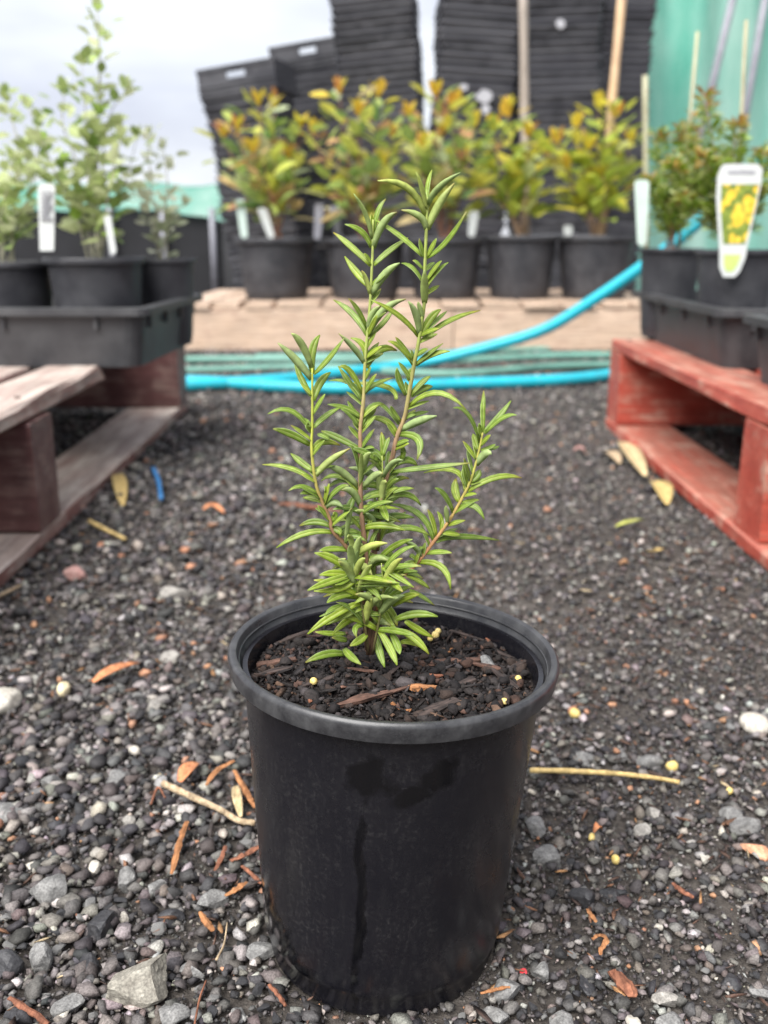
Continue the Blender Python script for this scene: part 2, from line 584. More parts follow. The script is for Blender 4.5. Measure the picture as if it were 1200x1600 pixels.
M['red_paint'] = paint_wood('red_paint', (0.34, 0.050, 0.032), (0.42, 0.10, 0.065), (0.46, 0.28, 0.21), -0.015, (0.38, 0.16, 0.115))
M['maroon_paint'] = paint_wood('maroon_paint', (0.085, 0.034, 0.033), (0.13, 0.06, 0.055), (0.2, 0.13, 0.11), 0.0)
M['worn_maroon'] = paint_wood('worn_maroon', (0.19, 0.082, 0.070), (0.25, 0.125, 0.105), (0.36, 0.28, 0.24), 0.04, (0.56, 0.49, 0.43))
M['raw_timber'] = paint_wood('raw_timber', (0.46, 0.33, 0.24), (0.53, 0.40, 0.30), (0.38, 0.26, 0.19), 0.0)
M['grey_timber'] = paint_wood('grey_timber', (0.30, 0.25, 0.21), (0.38, 0.33, 0.28), (0.22, 0.18, 0.15), 0.0)
M['bamboo'] = paint_wood('bamboo', (0.50, 0.33, 0.18), (0.60, 0.43, 0.26), (0.40, 0.24, 0.13), 0.0)
M['pale_cane'] = paint_wood('pale_cane', (0.36, 0.36, 0.22), (0.42, 0.40, 0.27), (0.30, 0.27, 0.16), 0.0)


def simple(name, color, rough=0.5, spec=0.5, var=0.15, scale=30):
    t = NT(name)
    n1 = t.noise(t.coord('Object', rand=True), scale, 4)
    t.set(t.mix(1.0, color, t.ramp(n1, [(0.3, 1 - var), (0.7, 1 + var)]), 'MULTIPLY'), rough, spec)
    t.bump(n1, 0.05, 0.002)
    return t.m


t = NT('blue_hose')
n1 = t.noise(t.coord('Object'), 16, 5, 0.65)
n2 = t.noise(t.coord('Object'), 90, 4, 0.6)
col = t.mix(t.ramp(n1, [(0.3, 0.0), (0.7, 1.0)]), (0.007, 0.33, 0.42), (0.014, 0.40, 0.49))
col = t.mix(t.math('MULTIPLY', t.ramp(n2, [(0.52, 0.0), (0.72, 1.0)]), 0.45), col, (0.14, 0.20, 0.20))
t.set(col, t.ramp(n2, [(0.3, 0.32), (0.7, 0.6)]), 0.5); t.bump(n2, 0.15, 0.002)
M['blue_hose'] = t.m
M['green_hose'] = simple('green_hose', (0.12, 0.26, 0.21), 0.5, 0.4, 0.2, 10)
M['galv_pole'] = simple('galv_pole', (0.21, 0.21, 0.24), 0.45, 0.5, 0.15, 20)
M['tag_white'] = simple('tag_white', (0.52, 0.54, 0.52), 0.35, 0.5, 0.05, 40)
M['tag_mint'] = simple('tag_mint', (0.48, 0.58, 0.52), 0.35, 0.5, 0.06, 40)
M['paper'] = simple('paper', (0.36, 0.36, 0.38), 0.6, 0.3, 0.25, 60)
M['rusty_nail'] = simple('rusty_nail', (0.10, 0.07, 0.055), 0.6, 0.5, 0.3, 300)
M['tag_print'] = simple('tag_print', (0.30, 0.30, 0.32), 0.5, 0.3, 0.3, 200)
M['tag_green'] = simple('tag_green', (0.45, 0.56, 0.16), 0.4, 0.4, 0.1, 60)
M['blue_plastic'] = simple('blue_plastic', (0.02, 0.13, 0.32), 0.4, 0.5, 0.1, 40)
M['red_plastic'] = simple('red_plastic', (0.60, 0.05, 0.06), 0.4, 0.5, 0.1, 40)
M['black_film'] = simple('black_film', (0.012, 0.012, 0.014), 0.45, 0.4, 0.3, 5)
M['grey_box'] = simple('grey_box', (0.22, 0.22, 0.25), 0.6, 0.4, 0.2, 8)

t = NT('flower_print')
c = t.coord('Object')
vo = t.node('ShaderNodeTexVoronoi'); vo.inputs['Scale'].default_value = 62
t.l.new(c, vo.inputs['Vector'])
n1 = t.noise(c, 110, 4, 0.7)
n2 = t.noise(c, 34, 2)
green = t.ramp(n1, [(0.3, (0.06, 0.10, 0.02)), (0.6, (0.22, 0.28, 0.04)), (0.8, (0.42, 0.42, 0.16))])
yel = t.ramp(n1, [(0.3, (0.62, 0.34, 0.02)), (0.6, (0.80, 0.58, 0.06)), (0.8, (0.85, 0.72, 0.25))])
f = t.math('MULTIPLY', t.ramp(vo.outputs['Distance'], [(0.42, 1.0), (0.56, 0.0)]), t.ramp(n2, [(0.36, 0.0), (0.46, 1.0)]))
t.set(t.mix(f, green, yel), 0.35, 0.4)
M['flower_print'] = t.m

t = NT('shade_cloth')
c = t.coord('Object')
n1 = t.noise(t.coord('Object', (1, 1, 0.25)), 3.0, 5, 0.6)
wv = t.node('ShaderNodeTexWave'); wv.inputs['Scale'].default_value = 90; wv.bands_direction = 'Z'
wv.inputs['Distortion'].default_value = 0.6
t.l.new(c, wv.inputs['Vector'])
col = t.mix(t.ramp(n1, [(0.3, 0.0), (0.7, 1.0)]), (0.10, 0.45, 0.33), (0.46, 0.70, 0.60))
col = t.mix(1.0, col, t.ramp(wv.outputs['Fac'], [(0.0, 0.85), (1.0, 1.1)]), 'MULTIPLY')
t.set(col, 0.6, 0.3); t.translucent(col, 0.55)
M['shade_cloth'] = t.m

# ================================================================ THE SETTING
g = MB()
# one sheet reaching the horizon, denser and gently uneven near the pots
xs = sorted(set([-1500, -400, -100, -30, -12, -6] + [round(-3 + i * 0.12, 3) for i in range(51)] + [6, 12, 30, 100, 400, 1500]))
ys = sorted(set([-1500, -400, -100, -30, -8, -3] + [round(-1 + i * 0.12, 3) for i in range(76)] + [12, 20, 40, 100, 400, 1500]))


def ground_h(x, y):
    k = max(0.0, 1 - max(abs(x) / 4, abs(y - 2) / 6))
    near = min(1.0, max(0.0, (math.hypot(x, y - 0.479) - 0.10) / 0.25))
    return 0.012 * k * near * mnoise.noise(Vector((x * 2.3, y * 2.3, 1.7)))


gv = [(x, y, -0.003 + ground_h(x, y)) for y in ys for x in xs]
gf = []
nx = len(xs)
for j in range(len(ys) - 1):
    for i in range(nx - 1):
        gf.append((j * nx + i, j * nx + i + 1, (j + 1) * nx + i + 1, (j + 1) * nx + i))
tag(link('ground', mesh('ground', gv, gf, True), None, M['ground']), kind='structure')

# ---------------------------------------------------------------- stones
ICO = {}


def ico(sub):
    if sub in ICO: return ICO[sub]
    import bmesh
    bm = bmesh.new()
    bmesh.ops.create_icosphere(bm, subdivisions=sub, radius=1.0)
    V = np.array([v.co[:] for v in bm.verts], np.float64)
    T = np.array([[v.index for v in f.verts] for f in bm.faces], np.int64)
    bm.free()
    ICO[sub] = (V, T)
    return ICO[sub]


def stone_shape(sub, r, angular=1.0, flat=(0.5, 0.85)):
    V, T = ico(sub)
    V = V.copy()
    for _ in range(r.randint(6, 10)):
        n = Vector((r.gauss(0, 1), r.gauss(0, 1), r.gauss(0, 1))).normalized()
        d = r.uniform(0.36, 0.82) if angular > 0.5 else r.uniform(0.75, 0.95)
        p = V @ np.array(n[:])
        V -= np.outer(np.maximum(p - d, 0) * 0.96, np.array(n[:]))
    V *= np.array([1.0, r.uniform(0.62, 0.95), r.uniform(*flat)])
    if sub >= 3:
        for i in range(len(V)):
            q = Vector(V[i] * 2.2)
            V[i] *= 1 + 0.06 * mnoise.noise(q + Vector((r.random(), 0, 0))) + 0.025 * mnoise.noise(q * 3.3)
    V /= np.abs(V).max()
    return V, T


def hull_shape(npts, r, sc):
    import bmesh
    bm = bmesh.new()
    pts = []
    while len(pts) < npts:
        q = Vector((r.gauss(0, 1), r.gauss(0, 1), r.gauss(0, 1))).normalized() * r.uniform(.8, 1.05)
        if all((q - o_).length > 0.55 for o_ in pts) or r.random() < .05: pts.append(q)
    for q in pts: bm.verts.new((q.x * sc[0], q.y * sc[1], q.z * sc[2]))
    res = bmesh.ops.convex_hull(bm, input=bm.verts[:])
    loose = [v for v in bm.verts if not v.link_faces]
    for v in loose: bm.verts.remove(v)
    bmesh.ops.triangulate(bm, faces=bm.faces[:])
    bm.verts.index_update()
    V = np.array([v.co[:] for v in bm.verts]); T = np.array([[v.index for v in f.verts] for f in bm.faces])
    bm.free()
    return V, T


PROTO = {1: [hull_shape(rnd.randint(7, 10), rnd, (1, rnd.uniform(.6, .95), rnd.uniform(.4, .8))) for _ in range(24)],
         2: [hull_shape(rnd.randint(9, 14), rnd, (1, rnd.uniform(.55, .95), rnd.uniform(.38, .8))) for _ in range(44)],
         3: [hull_shape(8, rnd, (1, rnd.uniform(.16, .34), rnd.uniform(.08, .2))) for _ in range(14)]}
# grit: 8-sided crumbs
OV = np.array([[1, 0, 0], [-1, 0, 0], [0, 1, 0], [0, -1, 0], [0, 0, 1], [0, 0, -1]], float)
OT = np.array([[0, 2, 4], [2, 1, 4], [1, 3, 4], [3, 0, 4], [2, 0, 5], [1, 2, 5], [3, 1, 5], [0, 3, 5]])
PROTO[0] = [(OV * (1 + 0.3 * rng.normal(size=(6, 1))) * np.array([1, rnd.uniform(.5, .9), rnd.uniform(.4, .8)]), OT) for _ in range(12)]

PAL = np.array([[.024, .023, .025], [.042, .040, .041], [.066, .061, .059], [.105, .098, .092], [.165, .155, .145],
                [.25, .24, .225], [.065, .053, .052], [.105, .088, .078], [.30, .28, .25], [.28, .15, .09], [.38, .35, .30]])
W_LEFT = np.array([.16, .20, .21, .18, .11, .04, .045, .035, .006, .009, .002])
W_RIGHT = np.array([.12, .18, .22, .18, .10, .04, .07, .05, .010, .018, .003])


def rotmats(n, tilt):
    a = rng.uniform(0, 2 * np.pi, n)
    ca, sa = np.cos(a), np.sin(a)
    Rz = np.zeros((n, 3, 3)); Rz[:, 0, 0] = ca; Rz[:, 0, 1] = -sa; Rz[:, 1, 0] = sa; Rz[:, 1, 1] = ca; Rz[:, 2, 2] = 1
    b = rng.normal(0, tilt, n)
    cb, sb = np.cos(b), np.sin(b)
    Rx = np.zeros((n, 3, 3)); Rx[:, 0, 0] = 1; Rx[:, 1, 1] = cb; Rx[:, 1, 2] = -sb; Rx[:, 2, 1] = sb; Rx[:, 2, 2] = cb
    c_ = rng.uniform(0, 2 * np.pi, n)
    cc, sc_ = np.cos(c_), np.sin(c_)
    R2 = np.zeros((n, 3, 3)); R2[:, 0, 0] = cc; R2[:, 0, 1] = -sc_; R2[:, 1, 0] = sc_; R2[:, 1, 1] = cc; R2[:, 2, 2] = 1
    return R2 @ Rx @ Rz


def scatter(kind, P, S, tilt, cols):
    n = len(P)
    which = rng.integers(0, len(PROTO[kind]), n)
    Rm = rotmats(n, tilt)
    Vs, Ts, Cs, base = [], [], [], 0
    for k, (pv, pt) in enumerate(PROTO[kind]):
        idx = np.nonzero(which == k)[0]
        if not len(idx): continue
        X = np.einsum('nij,vj->nvi', Rm[idx], pv) * S[idx][:, None, None] + P[idx][:, None, :]
        m = len(pv)
        Vs.append(X.reshape(-1, 3))
        Ts.append((pt[None] + (np.arange(len(idx)) * m)[:, None, None] + base).reshape(-1, 3))
        Cs.append(np.repeat(cols[idx], m, axis=0))
        base += len(idx) * m
    return np.concatenate(Vs), np.concatenate(Ts), np.concatenate(Cs)


BARKPAL = np.array([[.05, .032, .026], [.09, .05, .035], [.16, .08, .045], [.03, .024, .022], [.30, .16, .07], [.38, .30, .18]])


def bark_cols(P):
    n = len(P)
    return BARKPAL[rng.choice(6, n, p=[.3, .25, .17, .18, .06, .04])] * rng.uniform(.7, 1.3, (n, 1))


def pick_cols(P, bright=1.0):
    n = len(P)
    fr = np.clip(0.5 - P[:, 0] * 1.6 + rng.normal(0, .2, n), 0, 1)
    left = rng.random(n) < fr
    i = np.where(left, rng.choice(len(PAL), n, p=W_LEFT / W_LEFT.sum()), rng.choice(len(PAL), n, p=W_RIGHT / W_RIGHT.sum()))
    c_ = PAL[i] * np.array([1.10, 1.08, 1.07]) * rng.uniform(.7, 1.35, (n, 1)) * (1 + rng.normal(0, .04, (n, 3)))
    return np.clip(c_ * bright, .01, .8)


POT = np.array([-0.0017, 0.479])


def field(y0, y1, dens, wid=lambda y: 0.46 * y + 0.30, clear=0.062):
    w = wid(y1)
    n = int(dens * (y1 - y0) * 2 * w)
    x = rng.uniform(-w, w, n); y = rng.uniform(y0, y1, n)
    ok = (np.abs(x) < wid(y)) & (np.hypot(x - POT[0], y - POT[1]) > clear)
    return x[ok], y[ok]


gh = np.vectorize(ground_h)
parts = []


def layer(kind, y0, y1, dens, r0, r1, tilt, sink, bright=1.0, wid=None, big_left=0.0):
    x, y = field(y0, y1, dens, wid) if wid else field(y0, y1, dens)
    s = r0 + (r1 - r0) * rng.random(len(x)) ** 2.2
    s *= 1 + big_left * np.clip(-x * 3, -0.15, 0.6)
    # a blotchy spread: patches of coarse stone, patches of fines
    d = np.hypot(x - POT[0], y - POT[1]) - 0.062
    keep = d > s * 0.8
    x, y, s = x[keep], y[keep], s[keep]
    z = gh(x, y) + s * sink + rng.normal(0, 1, len(x)) * s * 0.12
    P = np.stack([x, y, z], 1)
    parts.append(scatter(kind, P, s, tilt, bark_cols(P) if kind == 3 else pick_cols(P, bright)))


aisle = lambda y: np.minimum(0.46 * y + 0.30, 1.25)
layer(0, 0.26, 0.95, 80000, .0008, .0020, 1.2, 0.2, 0.9)
layer(1, 0.26, 0.95, 30000, .0017, .0042, 0.6, 0.35, 0.95, None, 0.4)
layer(2, 0.26, 0.95, 9500, .0027, .0068, 0.45, 0.42, 1.0, None, 0.5)
layer(2, 0.26, 0.80, 5200, .0040, .0078, 0.45, 0.36, 1.05, None, 0.5)
layer(3, 0.26, 1.3, 2600, .0035, .010, 0.35, 0.6)
layer(1, 0.95, 2.0, 17000, .0024, .0055, 0.6, 0.3, 1.0, aisle, 0.4)
layer(2, 0.95, 2.0, 3600, .0040, .0092, 0.45, 0.40, 1.05, aisle, 0.6)
layer(1, 2.0, 3.7, 7500, .0035, .0100, 0.5, 0.3, 1.05, aisle, 0.3)
base, Vs, Ts, Cs = 0, [], [], []
for V_, T_, C_ in parts:
    Vs.append(V_); Ts.append(T_ + base); Cs.append(C_); base += len(V_)
gm = np_mesh('gravel', np.concatenate(Vs), np.concatenate(Ts), np.concatenate(Cs))
gravel = link('gravel', gm, None, M['stone'])
tag(gravel, 'loose dark grey and brown gravel covering the ground', 'gravel', kind='stuff')
parts.clear()

# ---------------------------------------------------------------- single stones that can be picked out
taken = []


def free_of(x, y, r):
    if math.hypot(x - POT[0], y - POT[1]) < 0.068 + r: return False
    return all(math.hypot(x - a, y - b) > (r + c_) * 0.85 for a, b, c_ in taken)


def stone(name, label, cat, px, py, wpx, mat, seed, angular=1.0, flat=(0.5, 0.8), sub=3, group=None, rot=None, sink=0.35, aspect=None):
    r = random.Random(seed)
    V, T = stone_shape(sub, r, angular, flat)
    p = on_z(px, py, 0.004)
    dist = (p - CAM).dot(_F)
    s = wpx / 2 / F_PX * dist
    V = V * s
    if aspect: V = V * np.array(aspect)
    me = mesh(name, V.tolist(), T.tolist(), angular < 0.5)
    zmin = V[:, 2].min()
    M_ = Matrix.Translation((p.x, p.y, ground_h(p.x, p.y) - zmin - s * sink)) @ Matrix.Rotation(r.uniform(0, 6.28) if rot is None else rot, 4, 'Z')
    o = link(name, me, None, M[mat], M_)
    taken.append((p.x, p.y, s))
    return tag(o, label, cat, group)


stone('stone', 'large beige angular stone on the gravel, biggest of all the stones', 'stone', 222, 1545, 112, 'beige_stone', 5, flat=(0.6, 0.7), sub=4, rot=0.4, sink=0.12)
stone('pebble', 'smooth white pebble lying on the dark gravel beside the leaf', 'pebble', 4, 1106, 62, 'white_stone', 9, 0.0, (0.55, 0.65), sink=0.2)
stone('pebble', 'smooth cream pebble on the gravel between the pot and the red pallet', 'pebble', 1180, 1130, 56, 'white_stone', 12, 0.0, (0.5, 0.6), sink=0.2)
stone('pebble', 'round cream bead of a pebble near the orange dry leaf', 'pebble', 100, 1083, 26, 'cream_bead', 3, 0.0, (0.9, 1.0), sink=0.1)
stone('stone', 'flat grey slab of stone half sunk in the gravel', 'stone', 12, 1266, 92, 'grey_stone', 21, flat=(0.3, 0.4), rot=2.9)
stone('stone', 'dark blackish stone with a smooth face on the gravel', 'stone', 8, 1502, 66, 'dark_stone', 23, flat=(0.7, 0.8))
stone('stone', 'blocky grey stone standing out of the gravel near the twigs', 'stone', 197, 1378, 50, 'grey_stone', 25, flat=(0.8, 0.9))
stone('stone', 'rusty orange terracotta fragment lying on the gravel', 'stone', 1180, 1325, 52, 'terracotta', 27, flat=(0.4, 0.5), sink=0.15)
stone('stone', 'pinkish stone lying in front of the maroon pallet', 'stone', 122, 893, 46, 'pink_stone', 29)
stone('stone', 'pale elongated stone on the gravel in front of the maroon pallet', 'stone', 272, 922, 52, 'pale_stone', 31, aspect=(1, 0.6, 0.8), rot=0.2)
stone('shell_fragment', 'small white shell fragment on the gravel near the pot', 'shell', 990, 1588, 30, 'white_stone', 33, 0.0, (0.3, 0.35), sink=0.05)
stone('pebble', 'tiny red pebble beside the base of the black pot', 'pebble', 819, 1512, 14, 'red_plastic', 35, 1.0, (0.5, 0.6), sub=2, sink=0.0)
for i, (px, py, w) in enumerate([(1050, 1197, 20), (962, 1340, 16), (1140, 1232, 14), (1182, 1472, 12), (898, 1117, 18), (925, 1305, 14)]):
    stone('fertiliser_bead', 'small yellow fertiliser bead lying on the gravel', 'bead', px, py, w, 'bead', 40 + i, 0.0, (0.85, 1.0), sub=2, group='yellow fertiliser beads on the gravel', sink=0.0)
for i, (px, py, w) in enumerate([(148, 1352, 26), (52, 1352, 26), (334, 1408, 14), (1100, 1335, 22), (1098, 1470, 14), (55, 1357, 20), (1105, 1332, 14), (210, 1172, 22), (1030, 1440, 18), (790, 1108, 8)]):
    if w < 10: continue
    stone('pebble', 'small whitish pebble scattered among the dark gravel', 'pebble', px, py, w, 'white_stone', 60 + i, 1.0, (0.6, 0.8), sub=2, group='whitish pebbles in the gravel')
for i, (px, py, w, m) in enumerate([(332, 1408, 46, 'grey_stone'), (75, 1400, 62, 'grey_stone'), (405, 1484, 52, 'grey_stone'), (105, 1566, 54, 'grey_stone'),
        (268, 1582, 60, 'grey_stone'), (372, 1578, 34, 'grey_stone'), (790, 1545, 56, 'grey_stone'), (1042, 1556, 48, 'pale_stone'), (846, 1516, 34, 'grey_stone'),
        (1000, 1292, 36, 'pale_stone'), (1022, 1270, 38, 'pale_stone'), (1142, 1270, 40, 'grey_stone'), (205, 1288, 36, 'pale_stone'), (238, 1104, 34, 'pale_stone'),
        (265, 1025, 36, 'pale_stone'), (180, 1222, 46, 'grey_stone'), (82, 1225, 40, 'grey_stone'), (912, 1178, 42, 'grey_stone'), (1015, 1187, 42, 'grey_stone'),
        (836, 1290, 44, 'grey_stone'), (860, 1340, 48, 'grey_stone'), (1165, 1288, 46, 'grey_stone'), (245, 1385, 30, 'grey_stone'), (268, 1428, 42, 'dark_stone'),
        (85, 1336, 40, 'dark_stone'), (135, 1500, 54, 'dark_stone'), (60, 1500, 48, 'grey_stone'), (160, 1450, 54, 'dark_stone'), (915, 1530, 50, 'dark_stone'),
        (955, 1390, 40, 'dark_stone'), (908, 1400, 42, 'dark_stone'), (880, 1590, 44, 'grey_stone'), (1140, 1525, 40, 'dark_stone'), (770, 1585, 50, 'grey_stone'),
        (1045, 1590, 48, 'grey_stone'), (1190, 1540, 40, 'grey_stone'), (175, 1540, 40, 'grey_stone'), (300, 1515, 44, 'grey_stone'), (25, 1585, 50, 'dark_stone')]):
    if m == 'pale_stone':
        stone('stone', 'pale grey stone lighter than the gravel around it', 'stone', px, py, w, m, 100 + i, group='pale stones in the gravel')
    elif m == 'dark_stone':
        stone('stone', 'charcoal coloured angular stone in the gravel around the pot', 'stone', px, py, w, m, 100 + i, group='charcoal stones in the gravel')
    else:
        stone('stone', 'mid grey angular stone in the gravel around the pot', 'stone', px, py, w, m, 100 + i, group='mid grey stones in the gravel')
# more of the same, near the camera, sharing mesh data
shared = {}
for m in ('grey_stone', 'dark_stone'):
    shared[m] = []
    for k in range(8):
        V, T = stone_shape(2, rnd)
        me = mesh('stone', V.tolist(), T.tolist())
        me.materials.append(M[m])
        shared[m].append(me)
cnt = 0
while cnt < 150:
    px, py = rnd.uniform(0, 1200), 1590 - 560 * rnd.random() ** 1.7
    p = on_z(px, py, 0.004)
    left = px < 560
    r_ = (rnd.uniform(14, 25) if left else rnd.uniform(10, 19)) / 2 * 1.1
    s = r_ / F_PX * (p - CAM).dot(_F)
    if not free_of(p.x, p.y, s): continue
    m = 'grey_stone' if rnd.random() < (0.5 if left else 0.3) else 'dark_stone'
    M_ = Matrix.Translation((p.x, p.y, ground_h(p.x, p.y) + s * 0.35)) @ Matrix.Rotation(rnd.uniform(0, 6.3), 4, 'Z') @ Matrix.Rotation(rnd.gauss(0, .3), 4, 'X') @ Matrix.Scale(s, 4)
    o = link('stone', rnd.choice(shared[m]), None, None, M_)
    if m == 'grey_stone':
        tag(o, 'mid grey angular stone in the gravel around the pot', 'stone', 'mid grey stones in the gravel')
    else:
        tag(o, 'charcoal coloured angular stone in the gravel around the pot', 'stone', 'charcoal stones in the gravel')
    taken.append((p.x, p.y, s))
    cnt += 1


# ---------------------------------------------------------------- twigs, bark and dry leaves on the gravel
def stick(name, label, cat, pts, wpx, mat, group=None, lift=0.006, taper=0.7, n=6):
    P = [on_z(px, py, lift) for px, py in pts]
    P = [Vector((p.x, p.y, ground_h(p.x, p.y) + lift)) for p in P]
    d = (P[0] - CAM).dot(_F)
    r = wpx / 2 / F_PX * d
    c0 = P[0].copy()
    S = spline([p - c0 for p in P], 5)
    mb = MB()
    if 'bark' in name:
        m_ = len(S)
        S = [p + Vector((rnd.gauss(0, .12) * r, rnd.gauss(0, .12) * r, rnd.gauss(0, .1) * r)) for p in S]
        mb.tube(S, [r * 1.15 * (0.35 + 0.65 * math.sin(math.pi * (0.12 + 0.76 * i / (m_ - 1)))) * rnd.uniform(.75, 1.2) for i in range(m_)], 5)
        mb.v = [Vector((v.x, v.y, v.z * 1.0)) for v in mb.v]
        for i in range(m_):        # flatten the section
            for k_ in range(5):
                v = mb.v[i * 5 + k_]
                v.z = S[i].z + (v.z - S[i].z) * 0.45 * rnd.uniform(.7, 1.3)
    else:
        mb.tube(S, [r * (1 - (1 - taper) * i / (len(S) - 1)) * rnd.uniform(.88, 1.14) for i in range(len(S))], n)
    o = mb.build(name, M[mat], None, 'bark' not in name)
    o.location = c0
    return tag(o, label, cat, group)


stick('straw_stalk', 'long yellow straw stalk lying beside the black pot', 'straw', [(828, 1204), (890, 1205), (960, 1208), (1020, 1214), (1062, 1221)], 9, 'straw', None, 0.009, 0.8)
stick('twig', 'pale broken twig pointing at the black pot', 'twig', [(255, 1226), (300, 1246), (345, 1266), (372, 1282), (398, 1286)], 11, 'twig', None, 0.009, 0.8)
stick('twig', 'thin forked reddish twig leaning out of the pale twig', 'twig', [(236, 1258), (247, 1232), (258, 1248)], 4, 'red_bark', None, 0.008)
stick('twig', 'thin pale rootlet curving over the gravel', 'twig', [(338, 1500), (350, 1475), (355, 1442)], 4, 'twig', None, 0.008)
stick('twig', 'fine red brown twig among the stones at the pot foot', 'twig', [(304, 1600), (312, 1560), (322, 1532)], 4, 'red_bark', None, 0.008)
stick('twig', 'dry cream twig lying near the foot of the maroon pallet', 'twig', [(-8, 932), (12, 922), (32, 911)], 7, 'twig', None, 0.009)
stick('bark_strip', 'orange brown bark strip lying behind the rosemary', 'bark', [(436, 786), (480, 790), (535, 797)], 12, 'red_bark', None, 0.008)
stick('twig', 'crossed pale straw bits in front of the maroon pallet', 'twig', [(140, 812), (165, 824), (196, 838)], 8, 'straw', None, 0.01)
stick('bark_strip', 'ochre bark strip standing between the pebbles', 'bark', [(293, 1284), (281, 1315), (268, 1365)], 9, 'orange_bark', None, 0.008)
for i, pts in enumerate([[(322, 1228), (340, 1205), (365, 1190)], [(366, 1205), (385, 1240), (398, 1262)], [(336, 1360), (348, 1335), (352, 1322)], [(360, 1345), (384, 1335), (405, 1322)],
                         [(378, 1352), (395, 1368), (408, 1380)], [(352, 1400), (372, 1388), (385, 1378)], [(312, 1425), (322, 1440), (332, 1454)], [(420, 1538), (436, 1556), (446, 1572)],
                         [(14, 1558), (45, 1578), (75, 1598)], [(752, 1552), (775, 1546), (796, 1542)], [(918, 1420), (926, 1432), (932, 1440)]]):
    stick('bark_strip', 'thin rusty bark strip in the gravel near the pot', 'bark', pts, rnd.uniform(7, 11), rnd.choice(['orange_bark', 'red_bark', 'orange_bark']), 'rusty bark strips around the pot', 0.008)
stick('bark_strip', 'curled orange bark shaving on the gravel', 'bark', [(926, 1466), (938, 1460), (948, 1468), (940, 1480), (938, 1490)], 8, 'orange_bark', None, 0.007)
stick('bark_chip', 'stout red brown bark chip with fibrous split end', 'bark', [(955, 1516), (975, 1535), (988, 1556)], 22, 'red_bark', None, 0.006)
stick('bark_chip', 'ragged red brown bark sliver on the right hand gravel', 'bark', [(1052, 1378), (1068, 1392), (1086, 1400)], 10, 'red_bark', None, 0.008)
stick('blue_plastic_strip', 'blue plastic strip sticking up by the maroon pallet', 'plastic strip', [(240, 735), (248, 755), (252, 780)], 9, 'blue_plastic', None, 0.012)


def flat_leaf(name, label, pts, wpx, mat, group=None, lift=0.008, curl=0.25):
    """thin curled leaf along a pixel line on the ground"""
    P = [on_z(px, py, lift) for px, py in pts]
    c0 = P[0].copy()
    S = spline([p - c0 for p in P], 4)
    d = (c0 - CAM).dot(_F)
    w = wpx / 2 / F_PX * d * 1.05
    vs_, fs = [], []
    n = len(S)
    for i, p in enumerate(S):
        tt = i / (n - 1)
        ww = w * (math.sin(math.pi * min(1, max(0, 0.08 + tt * 0.88))) ** 0.7)
        tdir = (S[min(i + 1, n - 1)] - S[max(i - 1, 0)]).normalized()
        side = tdir.cross(Vector((0, 0, 1))).normalized()
        z = 0.004 * math.sin(tt * 3.1)
        for k, u in enumerate((-1, -0.5, 0, 0.5, 1)):
            vs_.append(p + side * ww * u + Vector((0, 0, z + abs(u) ** 2 * ww * curl * 2)))
        for k, u in enumerate((1, 0.5, 0, -0.5, -1)):
            vs_.append(p + side * ww * u * 0.98 + Vector((0, 0, z + abs(u) ** 2 * ww * curl * 2 - 0.0006)))
    for i in range(n - 1):
        for k in range(10):
            k2 = (k + 1) % 10
            fs.append((i * 10 + k, (i + 1) * 10 + k, (i + 1) * 10 + k2, i * 10 + k2))
    fs.append(tuple(range(10))); fs.append(tuple((n - 1) * 10 + k for k in range(10))[::-1])
    o = link(name, mesh(name, vs_, fs, True), None, M[mat])
    o.location = c0
    return tag(o, label, 'leaf', group)


flat_leaf('dry_leaf', 'curled orange dry leaf on the open gravel', [(146, 1066), (180, 1054), (218, 1036)], 22, 'dry_leaf_orange')
flat_leaf('dry_leaf', 'small orange leaf piece above the pale broken twig', [(281, 1222), (295, 1210), (310, 1192)], 24, 'dry_leaf_orange')
flat_leaf('dry_leaf', 'pale yellow leaf standing by the end of the pale twig', [(376, 1276), (370, 1252), (369, 1228)], 15, 'dry_leaf_cream')
flat_leaf('dry_leaf', 'yellow dry leaf at the edge of the maroon pallet', [(183, 740), (188, 762), (192, 790)], 20, 'dry_leaf_yellow')
flat_leaf('dry_leaf', 'bright orange leaf scrap on the gravel beside the maroon pallet', [(318, 796), (333, 794), (350, 802)], 12, 'dry_leaf_orange')
flat_leaf('dry_leaf', 'long cream dry leaf leaning on the red pallet', [(972, 690), (985, 712), (1008, 744)], 26, 'dry_leaf_cream')
flat_leaf('dry_leaf', 'rounded tan dry leaf below the red pallet board', [(1020, 752), (1034, 768), (1042, 788)], 28, 'dry_leaf_yellow')
flat_leaf('dry_leaf', 'short tan leaf scrap left of the cream dry leaf', [(946, 706), (956, 714), (968, 724)], 20, 'twig')
flat_leaf('dry_leaf', 'green yellow leaf lying flat before the red pallet', [(962, 823), (982, 821), (1006, 812)], 11, 'dry_leaf_green')
flat_leaf('dry_leaf', 'little yellow leaf curl beyond the pot on the gravel', [(1012, 862), (1024, 866), (1038, 858)], 13, 'dry_leaf_yellow')
flat_leaf('dry_leaf', 'red fleck of leaf on the gravel near the red pallet', [(897, 704), (905, 704), (914, 705)], 14, 'pink_stone')
flat_leaf('dry_leaf', 'little orange scrap at the side of the pot rim', [(900, 1342), (928, 1300), (940, 1296)][1:], 12, 'dry_leaf_orange')


